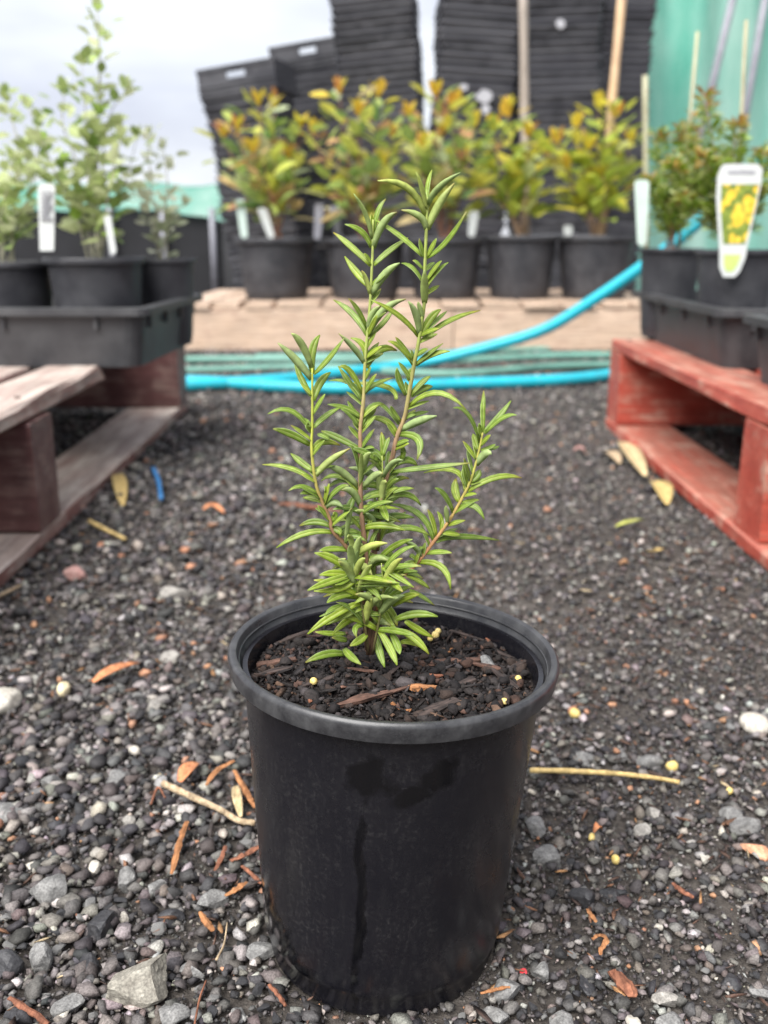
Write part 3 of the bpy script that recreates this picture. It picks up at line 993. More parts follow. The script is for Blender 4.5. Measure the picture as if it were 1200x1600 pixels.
# ================================================================ POTS
def pot_meshes(R, H, n=56):
    """returns meshes for body and rim; rim top at z=H"""
    body = MB()
    rb, rt, ri = R * 0.735, R * 0.905, R * 0.90
    prof = [(0.0, 0.004), (rb * 0.9, 0.004), (rb * 0.93, 0.0), (rb * 0.985, 0.0), (rb, 0.004), (rb * 1.012, 0.011), (rb * 1.035, 0.0135), (rb * 1.05, 0.018)]
    z0 = 0.018
    zt = H - R * 0.118
    for i in range(1, 9):
        q = i / 8
        prof.append((rb * 1.05 + (rt - rb * 1.05) * q, z0 + (zt - z0) * q))
    prof += [(rt + 0.0004, zt + 0.002)]
    inner = [(rt - 0.0022, zt + 0.002)]
    for i in range(1, 5):
        q = i / 4
        inner.append((rt - 0.0022 - (rt - rb * 1.03) * q, zt - (zt - 0.008) * q))
    inner.append((0.0, 0.008))
    body.lathe(prof + inner, n)
    rim = MB()
    h = R * 0.118
    q = R * 0.012
    rp = [(rt - 0.001, H - h), (R * 0.972, H - h), (R * 0.984, H - h + q * .4), (R * 0.998, H - q * 2.4), (R * 0.99, H - q * 0.6), (R * 0.980, H), (R * 0.962, H), (R * 0.948, H - q * 0.5), (R * 0.940, H - q * 1.6), (R * 0.932, H - h * .7), (R * 0.912, H - h * .95), (rt - 0.001, H - h - 0.002)]
    rim.lathe(rp, n, True)
    return body.mesh('pot_body', True), rim.mesh('rim', True)


def sharp(me, deg=35):
    try: me.set_sharp_from_angle(angle=math.radians(deg))
    except Exception: pass


POTCACHE = {}


def make_pot(root, R, H, mat, rim_mat=None, soil_drop=0.02):
    key = (R, H, mat)
    if key not in POTCACHE:
        b, r_ = pot_meshes(R, H)
        sharp(b); sharp(r_)
        b.materials.append(M[mat]); r_.materials.append(M[rim_mat or mat])
        s = MB()
        n = 28
        vs_, fs = [(0, 0, 0.004)], []
        for j, q in enumerate((0.33, 0.66, 1.0)):
            for k in range(n):
                a = 2 * math.pi * k / n
                vs_.append((R * 0.90 * q * math.cos(a), R * 0.90 * q * math.sin(a), rnd.uniform(-.004, .004)))
        for k in range(n):
            fs.append((0, 1 + k, 1 + (k + 1) % n))
        for j in range(2):
            for k in range(n):
                k2 = (k + 1) % n
                fs.append((1 + j * n + k, 1 + (j + 1) * n + k, 1 + (j + 1) * n + k2, 1 + j * n + k2))
        sm = mesh('soil', vs_, fs, False, [(.03, .022, .018)] * len(vs_))
        sm.materials.append(M['soil'])
        POTCACHE[key] = (b, r_, sm)
    b, r_, sm = POTCACHE[key]
    pot = link('pot', b, root)
    link('rim', r_, pot)
    soil = link('soil', sm, root, None, Matrix.Translation((0, 0, H - soil_drop)))
    return pot, soil


# ================================================================ THE ROSEMARY
PR, PH = 0.0875, 0.180
TILT = math.radians(2.2)
ros = empty('potted_rosemary', (POT[0], POT[1], 0.0), (0, TILT, 0))
tag(ros, 'young green rosemary plant in a black plastic pot standing on the gravel', 'potted plant')
RM = Matrix.Translation((POT[0], POT[1], 0.0)) @ Matrix.Rotation(TILT, 4, 'Y')
RI = RM.inverted()
b_, r_ = pot_meshes(PR, PH, 128)
sharp(b_); sharp(r_)
pot = link('pot', b_, ros, M['wet_reflection_pot_plastic'])
link('rim', r_, pot, M['rim_plastic'])
# moulded ring inside the rim
mb = MB(); mb.lathe([(PR * .936, PH - .0045), (PR * .928, PH - .0045), (PR * .928, PH - .0055), (PR * .936, PH - .0055)], 96, True)
mb.build('inner_ring', M['rim_plastic'], pot, True)

SOIL_Z = PH - 0.018


def soil_h(x, y):
    r = math.hypot(x, y) / PR
    return SOIL_Z + 0.004 * mnoise.noise(Vector((x * 60, y * 60, 3))) + 0.003 * mnoise.noise(Vector((x * 140, y * 140, 8))) + 0.004 * (1 - r)


# soil sheet plus crumbs
vs_, fs, cs = [], [], []
NR, NA = 16, 64
for j in range(NR + 1):
    for k in range(NA):
        r = PR * 0.893 * j / NR; a = 2 * math.pi * k / NA
        x, y = r * math.cos(a), r * math.sin(a)
        vs_.append((x, y, soil_h(x, y) - 0.001))
for j in range(NR):
    for k in range(NA):
        k2 = (k + 1) % NA
        fs.append((j * NA + k, (j + 1) * NA + k, (j + 1) * NA + k2, j * NA + k2))
soil = link('soil', mesh('soil', vs_, fs, True, [(.014, .010, .009)] * len(vs_)), ros, M['soil'])


def soil_crumbs(kind, n, r0, r1, tilt, stretch=1.0):
    a = rng.uniform(0, 2 * np.pi, n); rr = np.sqrt(rng.random(n)) * PR * 0.86
    x, y = rr * np.cos(a), rr * np.sin(a)
    s = r0 + (r1 - r0) * rng.random(n) ** 2
    ok = np.hypot(x, y) + s < PR * 0.885
    x, y, s = x[ok], y[ok], s[ok]
    z = np.array([soil_h(i, j) for i, j in zip(x, y)]) + s * 0.35
    pal = np.array([[.010, .008, .008], [.016, .013, .012], [.022, .018, .017], [.03, .02, .016], [.055, .03, .022], [.04, .034, .034], [.10, .06, .04]])
    cc = pal[rng.choice(7, len(x), p=[.25, .25, .2, .12, .08, .08, .02])] * rng.uniform(.7, 1.4, (len(x), 1))
    return scatter(kind, np.stack([x, y, z], 1), s, tilt, cc)


sp_ = [soil_crumbs(0, 5000, .0006, .0018, 1.3), soil_crumbs(1, 2200, .0012, .0032, 1.0), soil_crumbs(2, 330, .0028, .0062, 0.7), soil_crumbs(3, 420, .0025, .0085, 0.4)]
base, Vs, Ts, Cs = 0, [], [], []
for V_, T_, C_ in sp_:
    Vs.append(V_); Ts.append(T_ + base); Cs.append(C_); base += len(V_)
cr_o = link('soil_crumbs', np_mesh('soil_crumbs', np.concatenate(Vs), np.concatenate(Ts), np.concatenate(Cs)), soil, M['soil'])
tag(cr_o, kind='stuff')


def soil_pt(px, py, up=0.0):
    """point of the (tilted) soil surface under a pixel, in pot space"""
    o = RI @ CAM
    d = (RI.to_3x3() @ ray(px, py))
    tt = (SOIL_Z + 0.002 + up - o.z) / d.z
    p = o + d * tt
    p.z = soil_h(p.x, p.y) + up
    return p


def chip_mesh(L, W, Hh, r):
    """splintered bark chip, long axis y"""
    vs_, fs = [], []
    n = 5
    for i in range(n):
        tt = i / (n - 1)
        y = -L / 2 + L * tt
        e = 1 - 0.45 * abs(tt - 0.5) * 2 * r.uniform(0.3, 1.2)
        for (u, w) in ((-1, -.5), (1, -.5), (1.0, .35), (.2, .6), (-.9, .4)):
            vs_.append((u * W / 2 * e * r.uniform(.8, 1.15), y + r.uniform(-.08, .08) * L, w * Hh * e * r.uniform(.7, 1.2)))
    for i in range(n - 1):
        for k in range(5):
            k2 = (k + 1) % 5
            fs.append((i * 5 + k, i * 5 + k2, (i + 1) * 5 + k2, (i + 1) * 5 + k))
    fs.append((4, 3, 2, 1, 0)); fs.append(tuple((n - 1) * 5 + k for k in range(5)))
    return mesh('bark_chip', vs_, fs)


def soil_chip(p0, p1, wpx, mat, hh=0.5):
    a, b = soil_pt(*p0, 0.002), soil_pt(*p1, 0.002)
    L = (b - a).length
    W = wpx / F_PX * 0.46
    me = chip_mesh(L, W, W * hh, rnd)
    dy = (b - a).normalized()
    dx = dy.cross(Vector((0, 0, 1))).normalized()
    dz = dx.cross(dy)
    mm = Matrix((dx, dy, dz)).transposed().to_4x4()
    mm.translation = (a + b) / 2
    link('bark_chip', me, soil, M[mat], mm)


for p0, p1, w, m in [((655, 1038), (752, 1028), 18, 'bark'), ((515, 1106), (612, 1088), 20, 'bark'), ((405, 1030), (462, 1030), 18, 'bark'), ((395, 1050), (452, 1046), 16, 'dark_bark'),
                     ((722, 988), (800, 1022), 12, 'dark_bark'), ((705, 982), (770, 1000), 9, 'dark_bark'), ((640, 1085), (678, 1072), 20, 'orange_bark'), ((650, 1112), (712, 1098), 26, 'dark_bark'),
                     ((532, 1080), (592, 1066), 8, 'bark'), ((700, 1072), (742, 1060), 16, 'dark_bark'), ((596, 1062), (630, 1042), 10, 'dark_bark'), ((470, 1070), (520, 1060), 12, 'dark_bark'),
                     ((560, 1095), (640, 1082), 9, 'bark'), ((770, 1050), (808, 1068), 14, 'dark_bark'), ((430, 1000), (478, 990), 12, 'dark_bark'), ((660, 1062), (690, 1056), 10, 'red_bark'),
                     ((755, 985), (768, 1002), 7, 'red_bark'), ((478, 1080), (486, 1096), 8, 'red_bark'), ((612, 1096), (640, 1106), 12, 'orange_bark'), ((700, 1018), (720, 1006), 10, 'orange_bark'),
                     ((412, 985), (440, 978), 12, 'dark_bark'), ((740, 1040), (785, 1046), 12, 'bark'), ((545, 1048), (588, 1050), 8, 'bark'), ((800, 1040), (826, 1030), 10, 'dark_bark')]:
    soil_chip(p0, p1, w, m)
V, T = stone_shape(3, rnd)
me = mesh('grey_chip', (V * 0.0052).tolist(), T.tolist())
link('grey_chip', me, soil, M['grey_stone'], Matrix.Translation(soil_pt(762, 1032, 0.003)))
bm_ = mesh('fertiliser_bead', (ico(2)[0] * 0.0021).tolist(), ico(2)[1].tolist(), True)
for px, py, s, m in [(490, 1066, 1.0, 'bead'), (680, 998, 1.1, 'bead'), (672, 1002, 0.8, 'bead'), (810, 1058, 0.9, 'bead'), (836, 1040, 0.8, 'tag_white'), (788, 1098, 0.9, 'bead'), (684, 994, 0.9, 'bead')]:
    link('fertiliser_bead', bm_.copy(), soil, M[m], Matrix.Translation(soil_pt(px, py, 0.0022)) @ Matrix.Scale(s, 4))

# ---- stems: pixel track and depth offset (metres, + away from the camera)
PY = POT[1]
STEMS = [
    ([(580, 1022), (583, 920), (585, 860), (590, 808), (596, 770), (603, 748), (613, 715), (620, 683), (632, 653), (637, 627), (647, 570), (654, 535), (663, 474), (663, 440), (667, 340), (668, 308)],
     [0, .003, .005, .006, .006, .006, .007, .007, .006, .005, .003, .002, 0, -.001, -.003, -.004], 3.4),
    ([(576, 1022), (576, 920), (570, 850), (564, 792), (563, 743), (563, 693), (563, 667), (568, 624), (570, 575), (573, 535), (578, 477), (582, 399), (583, 343)],
     [0, -.003, -.004, -.004, -.003, -.002, -.002, 0, .002, .003, .004, .006, .007], 3.0),
    ([(574, 1015), (560, 890), (540, 853), (520, 830), (515, 810), (503, 783), (493, 753), (487, 702), (488, 667), (488, 617), (488, 575)],
     [0, -.008, -.010, -.012, -.012, -.013, -.014, -.015, -.015, -.014, -.014], 2.6),
    ([(582, 1015), (590, 950), (614, 910), (646, 886), (678, 846), (704, 810), (728, 767), (739, 740), (749, 702), (754, 676)],
     [.002, .004, .006, .008, .010, .011, .012, .012, .012, .012], 2.7),
    ([(576, 1020), (566, 950), (556, 915), (551, 898), (548, 872)], [-.004, -.012, -.015, -.016, -.017], 1.5),
    ([(590, 860), (594, 800), (598, 755), (597, 712)], [.004, .000, -.003, -.004], 1.8),
    ([(582, 1022), (594, 960), (598, 915), (596, 880)], [-.003, -.010, -.013, -.014], 1.5),
]
stem_objs, stem_tracks = [], []
for si, (pp, dd, wmm) in enumerate(STEMS):
    W3 = [on_y(px, py, PY + d) for (px, py), d in zip(pp, dd)]
    L3 = [RI @ w for w in W3]
    S = spline(L3, 5)
    n = len(S)
    rad, cols_ = [], []
    for i in range(n):
        q = i / (n - 1)
        rad.append(wmm / 2000 * (1.0 - 0.62 * q))
        brown, pink, yg = Vector((.11, .060, .036)), Vector((.33, .20, .115)), Vector((.29, .34, .085))
        if si == 3: a_, b2_, c2_ = Vector((.30, .12, .05)), Vector((.36, .18, .08)), Vector((.38, .36, .08))
        elif si == 2: a_, b2_, c2_ = brown, Vector((.28, .16, .08)), Vector((.36, .39, .06))
        elif si in (4, 6): a_, b2_, c2_ = Vector((.09, .06, .03)), Vector((.16, .18, .05)), yg
        else: a_, b2_, c2_ = brown, pink, yg
        cq = a_.lerp(b2_, min(1, q / .45)) if q < .45 else b2_.lerp(c2_, min(1, (q - .45) / .3))
        cols_.append(tuple(cq))
    mb = MB(); mb.tube(S, rad, 8, True, cols_)
    o = mb.build('stem', M['rosemary_stem'], ros, True)
    stem_objs.append(o); stem_tracks.append([RM @ p for p in spline(W3, 5)] and spline(W3, 5))


def project(p):
    d = p - CAM
    z = d.dot(_F)
    return (CXP + F_PX * d.x / z, CYP - F_PX * d.dot(_U) / z)


TRK = [(k, w, project(w)) for k, tr in enumerate(stem_tracks) for w in tr]


def nearest_stem(px, py):
    return min(TRK, key=lambda a: (a[2][0] - px) ** 2 + (a[2][1] - py) ** 2)


def ros_leaf(b, m, tp, wpx, dy=None, young=0.5):
    k, w, pj = nearest_stem(*b)
    # snap the base onto the stem when close
    if math.hypot(pj[0] - b[0], pj[1] - b[1]) < 14: b = (pj[0] * .7 + b[0] * .3, pj[1] * .7 + b[1] * .3)
    Y0 = w.y
    len2 = math.hypot(tp[0] - b[0], tp[1] - b[1]) * 0.00032
    if dy is None:
        dy = rnd.choice((-1, 1)) * rnd.uniform(.1, .55) * len2
    P0, Pm, P2 = on_y(*b, Y0), on_y(*m, Y0 + dy * .5), on_y(*tp, Y0 + dy)
    Cc = Pm * 2 - (P0 + P2) * 0.5
    view = (CAM - Pm).normalized()
    wpx = min(wpx, 16)
    wt = max(12.0, wpx * 0.92)                                     # true width in pixels
    al = math.acos(min(1, max(0.25, wpx * 0.92 / wt)))
    W = wt / 2 / F_PX * (Pm - CAM).dot(_F) * 0.88
    n = 8
    vs_, fs, cs = [], [], []
    gtop = Vector((.140, .222, .036)).lerp(Vector((.230, .330, .030)), young)
    gpale = Vector((.38, .49, .21)).lerp(Vector((.47, .57, .19)), young)
    grib = Vector((.40, .46, .13))
    tipb = rnd.choice((0, 0, .3, .7))
    sgn = None
    for i in range(n):
        q = i / (n - 1)
        p = P0 * (1 - q) ** 2 + Cc * 2 * q * (1 - q) + P2 * q * q
        td = ((Cc - P0) * (1 - q) + (P2 - Cc) * q).normalized()
        nv = view - td * view.dot(td)
        nv.normalize()
        ns = td.cross(nv)
        if ns.z < 0: ns = -ns
        N = nv * math.cos(al) + ns * math.sin(al)
        if sgn is None:
            sgn = 1 if (N.z > -0.05) else -1
        if sgn < 0: N = -nv * math.cos(al) + ns * math.sin(al)
        side = td.cross(N).normalized()
        ww = W * (0.52 + 0.48 * math.sin(math.pi * min(1.0, 0.06 + q * 0.95))) * (1 - max(0, (q - .62) / .38) ** 2.4 * 0.70)
        tipc = max(0.0, (q - .8) / .2) * tipb
        for (u, h, cc) in ((-1, -.10, gpale), (-.74, .13, gtop), (-.17, .05, gtop * 1.1), (0, -.06, grib), (.17, .05, gtop * 1.1), (.74, .13, gtop * .94), (1, -.10, gpale), (0, -.24, gpale * .95)):
            vs_.append(RI @ (p + side * ww * u + N * ww * h)); cs.append(tuple(cc.lerp(Vector((.34, .24, .07)), tipc)))
    R7 = 8
    for i in range(n - 1):
        for kk in range(R7):
            k2 = (kk + 1) % R7
            fs.append((i * R7 + kk, i * R7 + k2, (i + 1) * R7 + k2, (i + 1) * R7 + kk))
    fs.append(tuple(range(R7))[::-1]); fs.append(tuple((n - 1) * R7 + kk for kk in range(R7)))
    me = mesh('leaf', vs_, fs, True, cs)
    link('leaf', me, stem_objs[k], M['rosemary_leaf'])


def region(ox, oy, s, rows, young):
    for r in rows:
        b = (ox + r[0] / s, oy + r[1] / s); m = (ox + r[2] / s, oy + r[3] / s); tp = (ox + r[4] / s, oy + r[5] / s)
        # the traced middle point is on the curve
        ros_leaf(b, m, tp, r[6] * (1.22 if young > .8 else 1.05), r[7] if len(r) > 7 else None, young)


region(500, 250, 4.2857, [
    (690, 370, 590, 190, 385, 140, 13), (695, 330, 690, 210, 645, 80, 9), (715, 300, 720, 170, 750, 65, 9), (730, 310, 790, 190, 940, 85, 12),
    (735, 480, 790, 310, 900, 155, 17), (705, 500, 670, 380, 545, 335, 13), (650, 630, 540, 510, 370, 400, 10), (740, 660, 850, 540, 980, 345, 10),
    (690, 650, 680, 590, 665, 525, 8), (730, 640, 750, 580, 780, 525, 9), (650, 800, 620, 720, 545, 690, 8), (740, 790, 770, 720, 815, 675, 8),
    (735, 860, 780, 750, 860, 685, 8), (705, 960, 700, 850, 700, 735, 20, -.012), (665, 700, 650, 685, 620, 675, 6),
    (330, 520, 310, 370, 225, 225, 9), (350, 480, 350, 420, 345, 350, 7), (370, 480, 385, 350, 440, 260, 10), (365, 610, 420, 430, 515, 350, 14),
    (325, 590, 280, 480, 165, 430, 11), (325, 720, 210, 580, 90, 485, 12), (380, 710, 460, 610, 590, 520, 11), (325, 870, 250, 760, 165, 645, 14),
    (325, 880, 310, 800, 280, 740, 9), (365, 900, 430, 770, 535, 690, 15)], 0.75)
region(500, 430, 4.2857, [
    (310, 390, 220, 260, 90, 165, 12), (305, 350, 260, 240, 190, 155, 9), (320, 380, 350, 260, 410, 205, 12), (345, 400, 420, 240, 575, 160, 14),
    (345, 420, 420, 320, 490, 230, 10), (285, 600, 230, 490, 125, 390, 11), (315, 580, 290, 470, 205, 420, 12), (330, 620, 400, 500, 515, 505, 16),
    (330, 560, 350, 500, 395, 450, 10, .008), (260, 820, 200, 720, 60, 705, 8), (270, 790, 200, 640, 125, 615, 11), (300, 800, 370, 730, 490, 685, 9),
    (635, 420, 530, 270, 340, 165, 10), (655, 400, 645, 270, 590, 175, 13), (695, 420, 740, 290, 810, 230, 15), (690, 440, 850, 310, 1075, 235, 10),
    (720, 390, 780, 300, 850, 240, 8), (610, 590, 550, 490, 455, 440, 11), (590, 560, 550, 470, 505, 415, 9), (660, 590, 720, 530, 825, 455, 8),
    (665, 605, 750, 530, 870, 510, 11), (510, 830, 430, 740, 165, 725, 10), (540, 800, 530, 700, 515, 620, 12), (640, 790, 680, 720, 740, 675, 11),
    (640, 820, 690, 760, 755, 745, 13), (590, 720, 600, 660, 640, 620, 14)], 0.45)
region(400, 500, 6, [
    (500, 570, 380, 380, 205, 215, 15), (500, 420, 430, 230, 330, 125, 14), (525, 480, 530, 280, 600, 140, 16), (570, 520, 680, 360, 825, 170, 10),
    (550, 740, 600, 590, 700, 490, 18), (500, 730, 430, 560, 360, 390, 12, .008), (490, 1040, 330, 850, 110, 880, 10), (570, 1020, 650, 900, 790, 820, 11),
    (980, 920, 850, 830, 670, 790, 11), (490, 1050, 480, 990, 490, 935, 8), (470, 1180, 330, 1070, 160, 1020, 14), (950, 740, 880, 590, 770, 430, 11),
    (950, 1000, 880, 880, 800, 840, 10), (960, 990, 910, 850, 860, 760, 9), (1020, 1010, 1060, 900, 1130, 820, 11)], 0.5)
region(400, 660, 6, [
    (570, 260, 630, 180, 790, 215, 13), (500, 470, 420, 370, 325, 290, 13, .008), (530, 540, 330, 430, 60, 395, 10), (590, 500, 680, 370, 880, 245, 13),
    (560, 460, 620, 420, 740, 405, 8), (580, 680, 440, 600, 305, 640, 9), (590, 690, 500, 650, 415, 670, 12), (590, 750, 530, 710, 440, 705, 11),
    (660, 740, 660, 650, 640, 600, 8), (680, 740, 760, 630, 870, 590, 10), (650, 800, 720, 750, 820, 800, 14), (690, 980, 560, 930, 405, 970, 13),
    (700, 1050, 460, 1040, 190, 1175, 12), (720, 1000, 770, 1010, 790, 1060, 14), (730, 920, 740, 870, 720, 850, 12), (800, 1050, 870, 1020, 960, 1040, 12),
    (940, 240, 760, 140, 610, 80, 13), (690, 160, 620, 120, 570, 110, 9), (930, 590, 800, 460, 690, 430, 14), (950, 600, 760, 500, 610, 550, 9),
    (960, 610, 800, 540, 650, 640, 9), (820, 900, 880, 780, 920, 680, 14), (870, 660, 960, 620, 1050, 625, 9), (940, 1000, 900, 900, 850, 880, 9),
    (1100, 370, 1020, 280, 900, 250, 13), (1010, 250, 1050, 230, 1110, 240, 8)], 0.35)
region(560, 560, 6, [
    (520, 450, 740, 320, 1010, 480, 11), (350, 710, 250, 580, 90, 560, 12), (430, 690, 560, 590, 735, 540, 15), (400, 730, 560, 760, 550, 950, 18, -.014),
    (330, 600, 230, 440, 130, 440, 8), (50, 640, 100, 470, 240, 430, 12), (60, 560, 120, 470, 190, 440, 9), (350, 580, 330, 500, 300, 450, 9),
    (470, 560, 490, 530, 540, 530, 8), (240, 950, 230, 800, 215, 690, 12), (240, 960, 170, 880, 60, 850, 11), (240, 900, 260, 800, 290, 740, 10),
    (200, 1000, 150, 900, 140, 950, 13), (370, 1030, 450, 950, 555, 1010, 14), (340, 1090, 650, 1020, 1050, 980, 11), (400, 950, 420, 870, 390, 820, 11),
    (100, 1200, 150, 1100, 230, 1080, 13)], 0.4)
region(620, 590, 5.714, [
    (720, 580, 640, 330, 500, 270, 8), (780, 480, 770, 280, 775, 115, 10), (800, 490, 900, 360, 1020, 205, 12), (830, 510, 940, 360, 1070, 335, 9),
    (745, 520, 740, 460, 740, 405, 8), (690, 640, 700, 560, 680, 500, 12, .006), (700, 740, 650, 640, 590, 565, 8), (780, 660, 830, 620, 880, 595, 7),
    (790, 660, 850, 630, 915, 610, 7), (720, 800, 790, 680, 845, 685, 16), (590, 1010, 520, 830, 240, 850, 10), (610, 960, 600, 880, 595, 800, 9),
    (530, 1100, 520, 1000, 530, 900, 18, .006), (670, 1020, 880, 890, 1115, 895, 12), (680, 970, 740, 920, 835, 910, 9), (690, 940, 720, 870, 740, 820, 14),
    (500, 1190, 430, 1050, 340, 985, 10)], 0.6)
region(560, 720, 5, [
    (810, 380, 900, 350, 985, 460, 12), (830, 340, 880, 310, 945, 305, 8), (720, 530, 760, 480, 835, 465, 9), (580, 600, 480, 420, 245, 335, 12),
    (590, 570, 580, 460, 540, 380, 9), (640, 530, 650, 460, 615, 395, 9), (640, 640, 780, 590, 1100, 620, 12), (690, 580, 740, 570, 800, 580, 10),
    (540, 740, 630, 710, 730, 720, 10), (480, 790, 650, 830, 720, 1005, 13, -.012), (470, 760, 440, 670, 340, 625, 10), (470, 720, 480, 690, 510, 680, 8),
    (440, 750, 420, 740, 400, 760, 8), (240, 300, 370, 260, 490, 350, 12), (270, 250, 340, 220, 435, 215, 9), (200, 560, 380, 520, 560, 585, 12),
    (200, 340, 200, 400, 235, 470, 15, -.014), (110, 540, 250, 470, 370, 400, 11), (270, 860, 400, 870, 510, 925, 9), (400, 930, 480, 940, 560, 1000, 9),
    (270, 1130, 370, 1070, 480, 1040, 14), (400, 1010, 500, 1060, 595, 1130, 8)], 0.55)
region(460, 840, 4.615, [
    (390, 260, 290, 160, 145, 110, 14, -.006), (380, 100, 270, 80, 180, 95, 10), (430, 310, 320, 370, 140, 385, 11, -.006), (400, 280, 350, 310, 290, 340, 13, -.006),
    (400, 420, 320, 420, 235, 470, 13, -.008), (450, 490, 280, 560, 95, 695, 14, -.010), (360, 490, 280, 510, 220, 560, 9, -.006), (580, 570, 420, 580, 270, 705, 15, -.014),
    (370, 690, 260, 690, 150, 680, 9, -.008), (370, 840, 230, 840, 80, 900, 14, -.010), (360, 800, 400, 850, 480, 915, 13, -.012), (380, 740, 340, 730, 270, 720, 10, -.008),
    (450, 230, 500, 210, 560, 270, 14, -.012), (460, 310, 540, 350, 625, 450, 17, -.014), (610, 460, 650, 560, 730, 650, 19, -.012), (620, 450, 700, 540, 740, 640, 12, -.008),
    (580, 680, 610, 810, 650, 935, 17, -.012), (650, 690, 690, 800, 740, 920, 17, -.012), (700, 690, 740, 770, 760, 840, 13, -.010), (690, 640, 720, 660, 755, 700, 10, -.008),
    (700, 490, 800, 430, 900, 410, 14, -.004), (730, 590, 880, 550, 1035, 570, 13, -.004), (800, 600, 890, 660, 1000, 720, 11, 0.002), (760, 670, 870, 730, 970, 840, 14, -.008),
    (760, 760, 830, 750, 900, 790, 9, 0), (540, 560, 500, 490, 430, 410, 13, .004), (590, 540, 550, 480, 520, 400, 12, .002), (560, 640, 600, 600, 700, 640, 12, -.008),
    (470, 640, 440, 650, 450, 720, 10, -.008), (530, 700, 470, 740, 400, 780, 14, -.006), (460, 240, 440, 150, 450, 70, 12, -.002), (300, 210, 330, 180, 370, 150, 11, -.004),
    (600, 160, 540, 130, 470, 130, 11, -.010), (700, 100, 660, 150, 640, 190, 12, -.010)], 0.85)
# the tangle of small leaves where the stems come together
for i in range(74):
    bx, by = rnd.gauss(583, 24), rnd.uniform(735, 975)
    k, w, pj = nearest_stem(bx, by)
    a = rnd.uniform(-0.35, math.pi + 0.35)
    L = rnd.uniform(34, 76)
    tx, ty = pj[0] + math.cos(a) * L, pj[1] - math.sin(a) * L * 0.8
    mx, my = pj[0] + math.cos(a) * L * .5 * .9, pj[1] - math.sin(a) * L * .5 - rnd.uniform(2, 10)
    ros_leaf(pj, (mx, my), (tx, ty), rnd.uniform(8, 15), rnd.uniform(-.012, .012), rnd.uniform(0.1, 0.5))


# the skirt of longer leaves round the foot of the plant
for i in range(34):
    si_ = rnd.choice((4, 6, 4, 6, 0))
    tr = [project(w) for w in stem_tracks[si_]]
    pj = rnd.choice([p for p in tr if 850 < p[1] < 990])
    a = rnd.uniform(-0.9, math.pi + 0.9)
    L = rnd.uniform(45, 82)
    ros_leaf(pj, (pj[0] + math.cos(a) * L * .5, pj[1] - math.sin(a) * L * .42 - 4), (pj[0] + math.cos(a) * L, min(1030, pj[1] - math.sin(a) * L * .7)), rnd.uniform(11, 16), rnd.uniform(-.016, -.002), rnd.uniform(.5, .9))
# short young leaves in the leaf axils up the stems
for si_, cnt_ in ((0, 20), (1, 18), (2, 12), (3, 12)):
    tr = [project(w) for w in stem_tracks[si_]]
    for i in range(cnt_):
        q = 0.32 + 0.62 * (i + rnd.random() * .6) / cnt_
        k_ = min(len(tr) - 2, int(q * (len(tr) - 1)))
        b0, b1 = tr[k_], tr[k_ + 1]
        a = math.atan2(-(b1[1] - b0[1]), b1[0] - b0[0]) + rnd.choice((-1, 1)) * rnd.uniform(.35, 1.1)
        L = rnd.uniform(20, 40)
        tp = (b0[0] + math.cos(a) * L, b0[1] - math.sin(a) * L)
        md = (b0[0] + math.cos(a) * L * .52, b0[1] - math.sin(a) * L * .52 - 1.5)
        ros_leaf(b0, md, tp, rnd.uniform(7, 10), rnd.uniform(-.008, .008), 0.6)

# ================================================================ PALLETS
def board(parent, name, lx, ly, lz, loc, rotz=0, mat='red_paint', bev=0.003, jit=0.0015, roty=0):
    me = bevel_box_mesh(name, lx, ly, lz, bev, jit, rnd.randint(0, 9999))
    mm = Matrix.Translation(loc) @ Matrix.Rotation(rotz, 4, 'Z') @ Matrix.Rotation(roty, 4, 'Y')
    return link(name, me, parent, M[mat], mm)


PZ = 0.19
TB = 0.022
# red pallet, right of the aisle: boards run away from the camera, stringers across
rp = empty('wooden_pallet', (0.475, 2.05, 0), (0, 0, math.radians(-0.6)))
tag(rp, 'red painted wooden pallet standing on the gravel', 'pallet')
LEN = 1.35
for i in range(9):      # top deck
    board(rp, 'deck_board', 0.105, LEN, TB, (0.0535 + i * 0.124, -LEN / 2, PZ - TB / 2), 0, 'red_paint')
for i, x in enumerate((0.055, 0.55, 1.04)):
    board(rp, 'bottom_board', 0.115, LEN, TB, (x, -LEN / 2, TB / 2 + 0.001), 0, 'red_paint')
for y in (-0.045, -0.85, -LEN + 0.045):
    board(rp, 'stringer', 0.088, 1.09, PZ - 2 * TB - 0.002, (0.545, y, PZ / 2), math.pi / 2, 'red_paint', 0.004)
# maroon pallet, left
lp = empty('wooden_pallet', (-0.462, 2.27, 0), (0, 0, math.radians(1.0)))
tag(lp, 'weathered maroon wooden pallet with scuffed grey boards', 'pallet')
LEN = 1.5
board(lp, 'deck_board', 0.095, 0.82, TB + 0.003, (-0.055, -LEN + 0.41, PZ - TB / 2), 0, 'worn_maroon', 0.005, 0.003)
for i in range(1, 9):
    board(lp, 'deck_board', 0.105, LEN, TB, (-0.055 - i * 0.123, -LEN / 2, PZ - TB / 2), 0, 'worn_maroon')
for x in (-0.06, -0.55, -1.04):
    board(lp, 'bottom_board', 0.12, LEN, TB, (x, -LEN / 2, TB / 2 + 0.001), 0, 'worn_maroon')
for y in (-0.045, -1.025, -LEN + 0.045):
    board(lp, 'stringer', 0.088, 1.09, PZ - 2 * TB - 0.002, (-0.545, y, PZ / 2), math.pi / 2, 'maroon_paint', 0.004)
